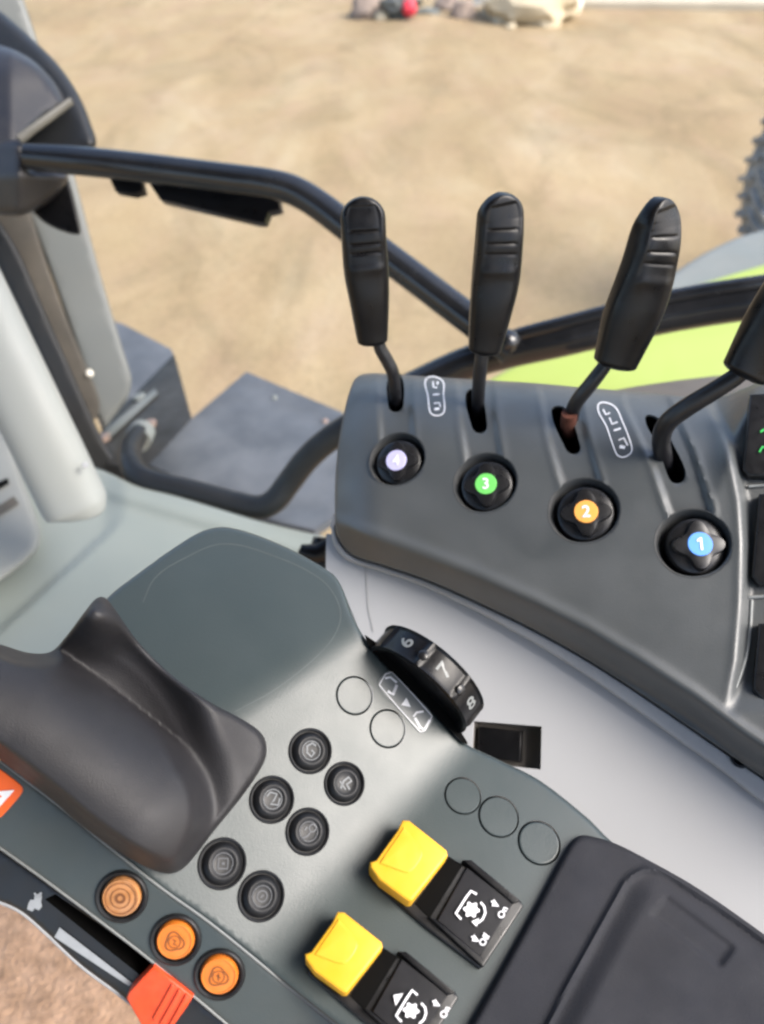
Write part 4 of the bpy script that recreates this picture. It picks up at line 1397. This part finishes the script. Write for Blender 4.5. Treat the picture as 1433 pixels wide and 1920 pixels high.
# thin pale line paints the light caught where the strip meets the top
edge = smooth([(0, 1427), (100, 1502), (215, 1596), (300, 1663), (400, 1735), (540, 1849), (640, 1929)], 12, False)
tube('pale_edge_line', [(x, y, DP.fn(x, y) - 0.0002, 0.0006) for x, y in edge[::2]], M['plate'], arm, 2, 8)
edge2 = smooth([(-60, 1546), (0, 1589), (100, 1661), (270, 1790), (388, 1888), (470, 1958)], 12, False)
tube('pale_edge_line', [(x, y, DP.fn(x, y) + 0.0006, 0.0007) for x, y in edge2[::2]], M['plate'], arm, 2, 8)
for i, (x, y, r) in enumerate(ORB):
    fr, R = fr_of[(x, y)]
    lb = ['worn orange button with a ring symbol', 'orange button with a badge symbol', 'bright orange button with a badge symbol'][i]
    b = lathe('indicator_button', [(R * 1.05, 0.0001), (R * 1.03, 0.0012), (R * 0.97, 0.0016), (R * 0.88, 0.0012), (R * 0.82, -0.0012), (0, -0.0014)], M['button'], arm, fr, 44, sharp=50, label=lb)
    mt = M['orange_worn'] if i == 0 else M['orange']
    cc = lathe('button_cap', [(R * 0.77, -0.001), (R * 0.755, 0.0012), (R * 0.70, 0.0022), (R * 0.66, 0.0022), (R * 0.64, 0.0018), (R * 0.45, 0.0020), (0, 0.0020)], mt, b, Matrix.Identity(4), 44, local=True)
    cc.matrix_local = Matrix.Identity(4)
    if i == 0:
        st = [([(q * math.cos(t * math.pi / 16), q * math.sin(t * math.pi / 16)) for t in range(33)], 0.035) for q in (0.60, 0.38)]
        st += [([(0.16 * math.cos(t * math.pi / 10), 0.16 * math.sin(t * math.pi / 10)) for t in range(21)], 0.10)]
        local_decal('button_symbol', st, R, 0.00245, M['brownprint'], b)
    else:
        st = [([((0.36 + 0.05 * math.cos(3 * t * math.pi / 18 + 1)) * math.cos(t * math.pi / 18), (0.36 + 0.05 * math.cos(3 * t * math.pi / 18 + 1)) * math.sin(t * math.pi / 18)) for t in range(37)], 0.05)]
        st += [([(0.24 * math.cos(t * math.pi / 10), 0.24 * math.sin(t * math.pi / 10)) for t in range(21)], 0.035)]
        st += [([(-0.08, 0.10), (0.06, 0.04), (-0.05, -0.08), (0.09, -0.13)], 0.05)] if i == 1 else [([(0.0, -0.15), (0.0, 0.16)], 0.05), ([(-0.09, 0.05), (0.1, -0.04)], 0.05)]
        local_decal('button_symbol', st, R, 0.00245, M['brownprint'], b)
# warning sticker
prism('warning_sticker', smooth([(-70, 1395), (-2, 1442), (36, 1471), (42, 1480), (38, 1491), (6, 1528), (-4, 1534), (-70, 1488)], 7), DP, M['label_orange'], arm, 0.0006, -0.001, 0.0002)
SDP = Surf(lambda x, y: DP.fn(x, y) - 0.0008)
decal('warning_triangle', [], SDP, M['white'], arm, 0.0003, fills=[[(28, 1481), (-40, 1486), (-12, 1526)]])
decal('warning_mark', [([(4, 1492), (-20, 1500)], 4)], SDP, M['label_orange'], arm, 0.0006)

# slider panel ------------------------------------------------------------------------
e1, e2 = (100, 1663), (388, 1890)
EP = plane3((*e1, DP.fn(*e1) + 0.006), (*e2, DP.fn(*e2) + 0.006), (180, 1850, DP.fn(180, 1850) + 0.007))
slot = [(84, 1686), (104, 1676), (290, 1806), (272, 1836)]
shell('slider_panel', [(-300, 1377, 1), (-90, 1527), (0, 1592), (100, 1664), (270, 1793), (388, 1891), (520, 2000, 1), (470, 2060, 1), (330, 1950), (230, 1868), (150, 1808), (75, 1738), (30, 1703), (-90, 1655), (-300, 1520, 1)], EP, M['black'], arm, 9, 4, 0.002, 0.03, holes=[slot], ostep=7, hole_skirt=0.0004)
pocket('slider_slot', slot, EP, 0.02, M['void'], arm)
tube('panel_edge', [(x, y, EP.fn(x, y) + 0.0015, 0.0009) for x, y in smooth([(-60, 1672), (30, 1704), (75, 1739), (150, 1809), (230, 1869), (330, 1951)], 16, False)[::2]], M['trim_grey'], arm, 2, 8)
decal('speed_wedge', [], EP, M['greyprint'], arm, 0.0005, fills=[[(113, 1738), (103, 1756), (243, 1848), (250, 1843)]])
# running hare pictogram
hare = [(54, 1694), (58, 1686), (65, 1686), (66, 1678), (75, 1674), (80, 1680), (78, 1690), (80, 1698), (74, 1706), (66, 1702), (62, 1708), (52, 1704)]
decal('hare_symbol', [([(70, 1682), (66, 1673)], 4), ([(76, 1682), (78, 1672)], 4)], EP, M['greyprint'], arm, 0.0005, fills=[hare])
kn = prism('slider_knob', [(288, 1812), (362, 1870), (350, 1890), (300, 1960), (280, 1950), (236, 1874), (240, 1862)], EP, M['red'], arm, 0.008, 0.0005, 0.0012)
SK = Surf(lambda x, y: EP.fn(x, y) - 0.0085)
for k in range(3):
    prism('knob_ridge', [(322 + k * 13, 1846 + k * 10), (328 + k * 13, 1851 + k * 10), (292 + k * 13, 1915 + k * 10), (286 + k * 13, 1910 + k * 10)], EP, M['red'], kn, 0.0092, 0.006, 0.0005)

# rubber palm grip -------------------------------------------------------------------
GO = [(-300, 1140, 1), (-90, 1188), (0, 1208), (55, 1224), (95, 1222), (122, 1196), (160, 1146), (182, 1121), (196, 1120), (208, 1132), (255, 1198), (300, 1246), (345, 1284), (400, 1320), (450, 1346), (488, 1372), (500, 1396), (496, 1428), (455, 1492), (400, 1560), (355, 1618),
      (335, 1634), (312, 1638), (280, 1628), (215, 1592), (150, 1545), (100, 1502), (0, 1424), (-90, 1362), (-300, 1230, 1)]
gol = smooth(GO, 8)
CRE = smooth([(-300, 1130), (-90, 1180), (60, 1222), (150, 1240), (225, 1268), (285, 1335), (330, 1420), (362, 1480), (368, 1540), (345, 1600), (325, 1640)], 2, False)
cra = np.array(CRE)


def grip_fn(x, y):
    d0 = AP.fn(x, y) - 0.004
    do = poly_dist([(x, y)], gol)[0]
    qi = poly_dist([(x, y)], CRE, False)[0]
    i = int(np.argmin(((cra - (x, y))**2).sum(1)))
    i = max(0, min(len(cra) - 2, i))
    t = cra[i + 1] - cra[i]
    s = t[0] * (y - cra[i][1]) - t[1] * (x - cra[i][0])
    s = math.copysign(qi, s)               # positive below / left of the crest
    # palm roll: thick rounded bolster
    ax = poly_dist([(x, y)], [(-300, 1200), (40, 1350), (262, 1520)], False)[0]
    roll = 0.034 * math.sqrt(max(0.0, 1 - min(1.0, ax / 150.0)**2))
    roll *= sstep(0, 30, do) * 0.6 + 0.4
    # wing: from the valley up to the rim
    wing = 0.006 + 0.020 * sstep(30, 105, -s) * sstep(520, 330, x * 0.9 + (y - 1200) * 0.25)
    horn = 0.020 * math.exp(-(((x - 175) / 55.0)**2 + ((y - 1165) / 55.0)**2))
    wing += horn
    f = sstep(-42, 16, s)
    h = wing * (1 - f) + roll * f
    # lip along the crest
    h += 0.0005 * math.exp(-((s - 6) / 14.0)**2) * sstep(20, 80, do)
    return d0 - h


GS = Surf(grip_fn)
shell('palm_grip', GO, GS, M['rubber'], arm, 5.5, 12, 0.006, 0.035, ostep=6, sharp=180)

# ================================================================== CAB ROOF (out of the picture; added to shade the cab)
rf = thing('shading_roof', 'unseen grey cab roof added to shade the cab interior', 'roof', Vector((-0.3, -0.2, 3.3)))
RX0, RX1, RY0, RY1, RZ = -1.5, 0.42, -1.3, 0.80, 3.22  # added roof's side edge set so part of the armrest reflects open sky
rv = [(x, y, z) for z in (RZ, RZ + 0.14) for x, y in ((RX0, RY0), (RX1, RY0), (RX1, RY1), (RX0, RY1))]
mk('shading_roof_lining', rv, [(3, 2, 1, 0), (4, 5, 6, 7), (0, 1, 5, 4), (1, 2, 6, 5), (2, 3, 7, 6), (3, 0, 4, 7)], M['roof'], rf, False)

# ================================================================== CAMERA, LIGHT, WORLD
cam = bpy.data.cameras.new('camera')
co = bpy.data.objects.new('camera', cam)
COL.objects.link(co)
co.location = CAM
co.rotation_euler = (math.radians(90) - TH, 0, 0)
cam.sensor_fit = 'VERTICAL'
cam.sensor_height = 24.0
cam.lens = 24.0 * F / 1920.0
cam.clip_start = 0.02
cam.clip_end = 1500
cam.dof.use_dof = True
cam.dof.focus_distance = 0.42
cam.dof.aperture_fstop = 4.6
sc.camera = co

SUN_EL, SUN_AZ = 47.0, 108.0            # azimuth: clockwise from +Y
sd_ = Vector((math.sin(math.radians(SUN_AZ)) * math.cos(math.radians(SUN_EL)), math.cos(math.radians(SUN_AZ)) * math.cos(math.radians(SUN_EL)), math.sin(math.radians(SUN_EL))))
sun = bpy.data.lights.new('sun', 'SUN')
sun.energy = 1.5
sun.angle = math.radians(34)
sun.color = (1.0, 0.955, 0.89)
so = bpy.data.objects.new('sun', sun)
COL.objects.link(so)
so.rotation_euler = sd_.to_track_quat('Z', 'Y').to_euler()
so.location = (0, 0, 20)

w = bpy.data.worlds.new('World')
sc.world = w
w.use_nodes = True
N, L = w.node_tree.nodes, w.node_tree.links
bg = N['Background']
sky = N.new('ShaderNodeTexSky')
sky.sky_type = 'NISHITA'
sky.sun_disc = False
sky.sun_elevation = math.radians(SUN_EL)
sky.sun_rotation = math.radians(SUN_AZ)
sky.dust_density = 3.0
sky.ozone_density = 1.0
L.new(sky.outputs['Color'], bg.inputs['Color'])
bg.inputs['Strength'].default_value = 0.12

sc.view_settings.view_transform = 'Standard'
sc.view_settings.look = 'None'
sc.view_settings.exposure = 1.78
sc.view_settings.gamma = 1.0
sc.view_settings.use_curve_mapping = False
sc.render.engine = 'CYCLES'
sc.cycles.use_denoising = True
sc.cycles.max_bounces = 6
sc.cycles.filter_width = 2.5
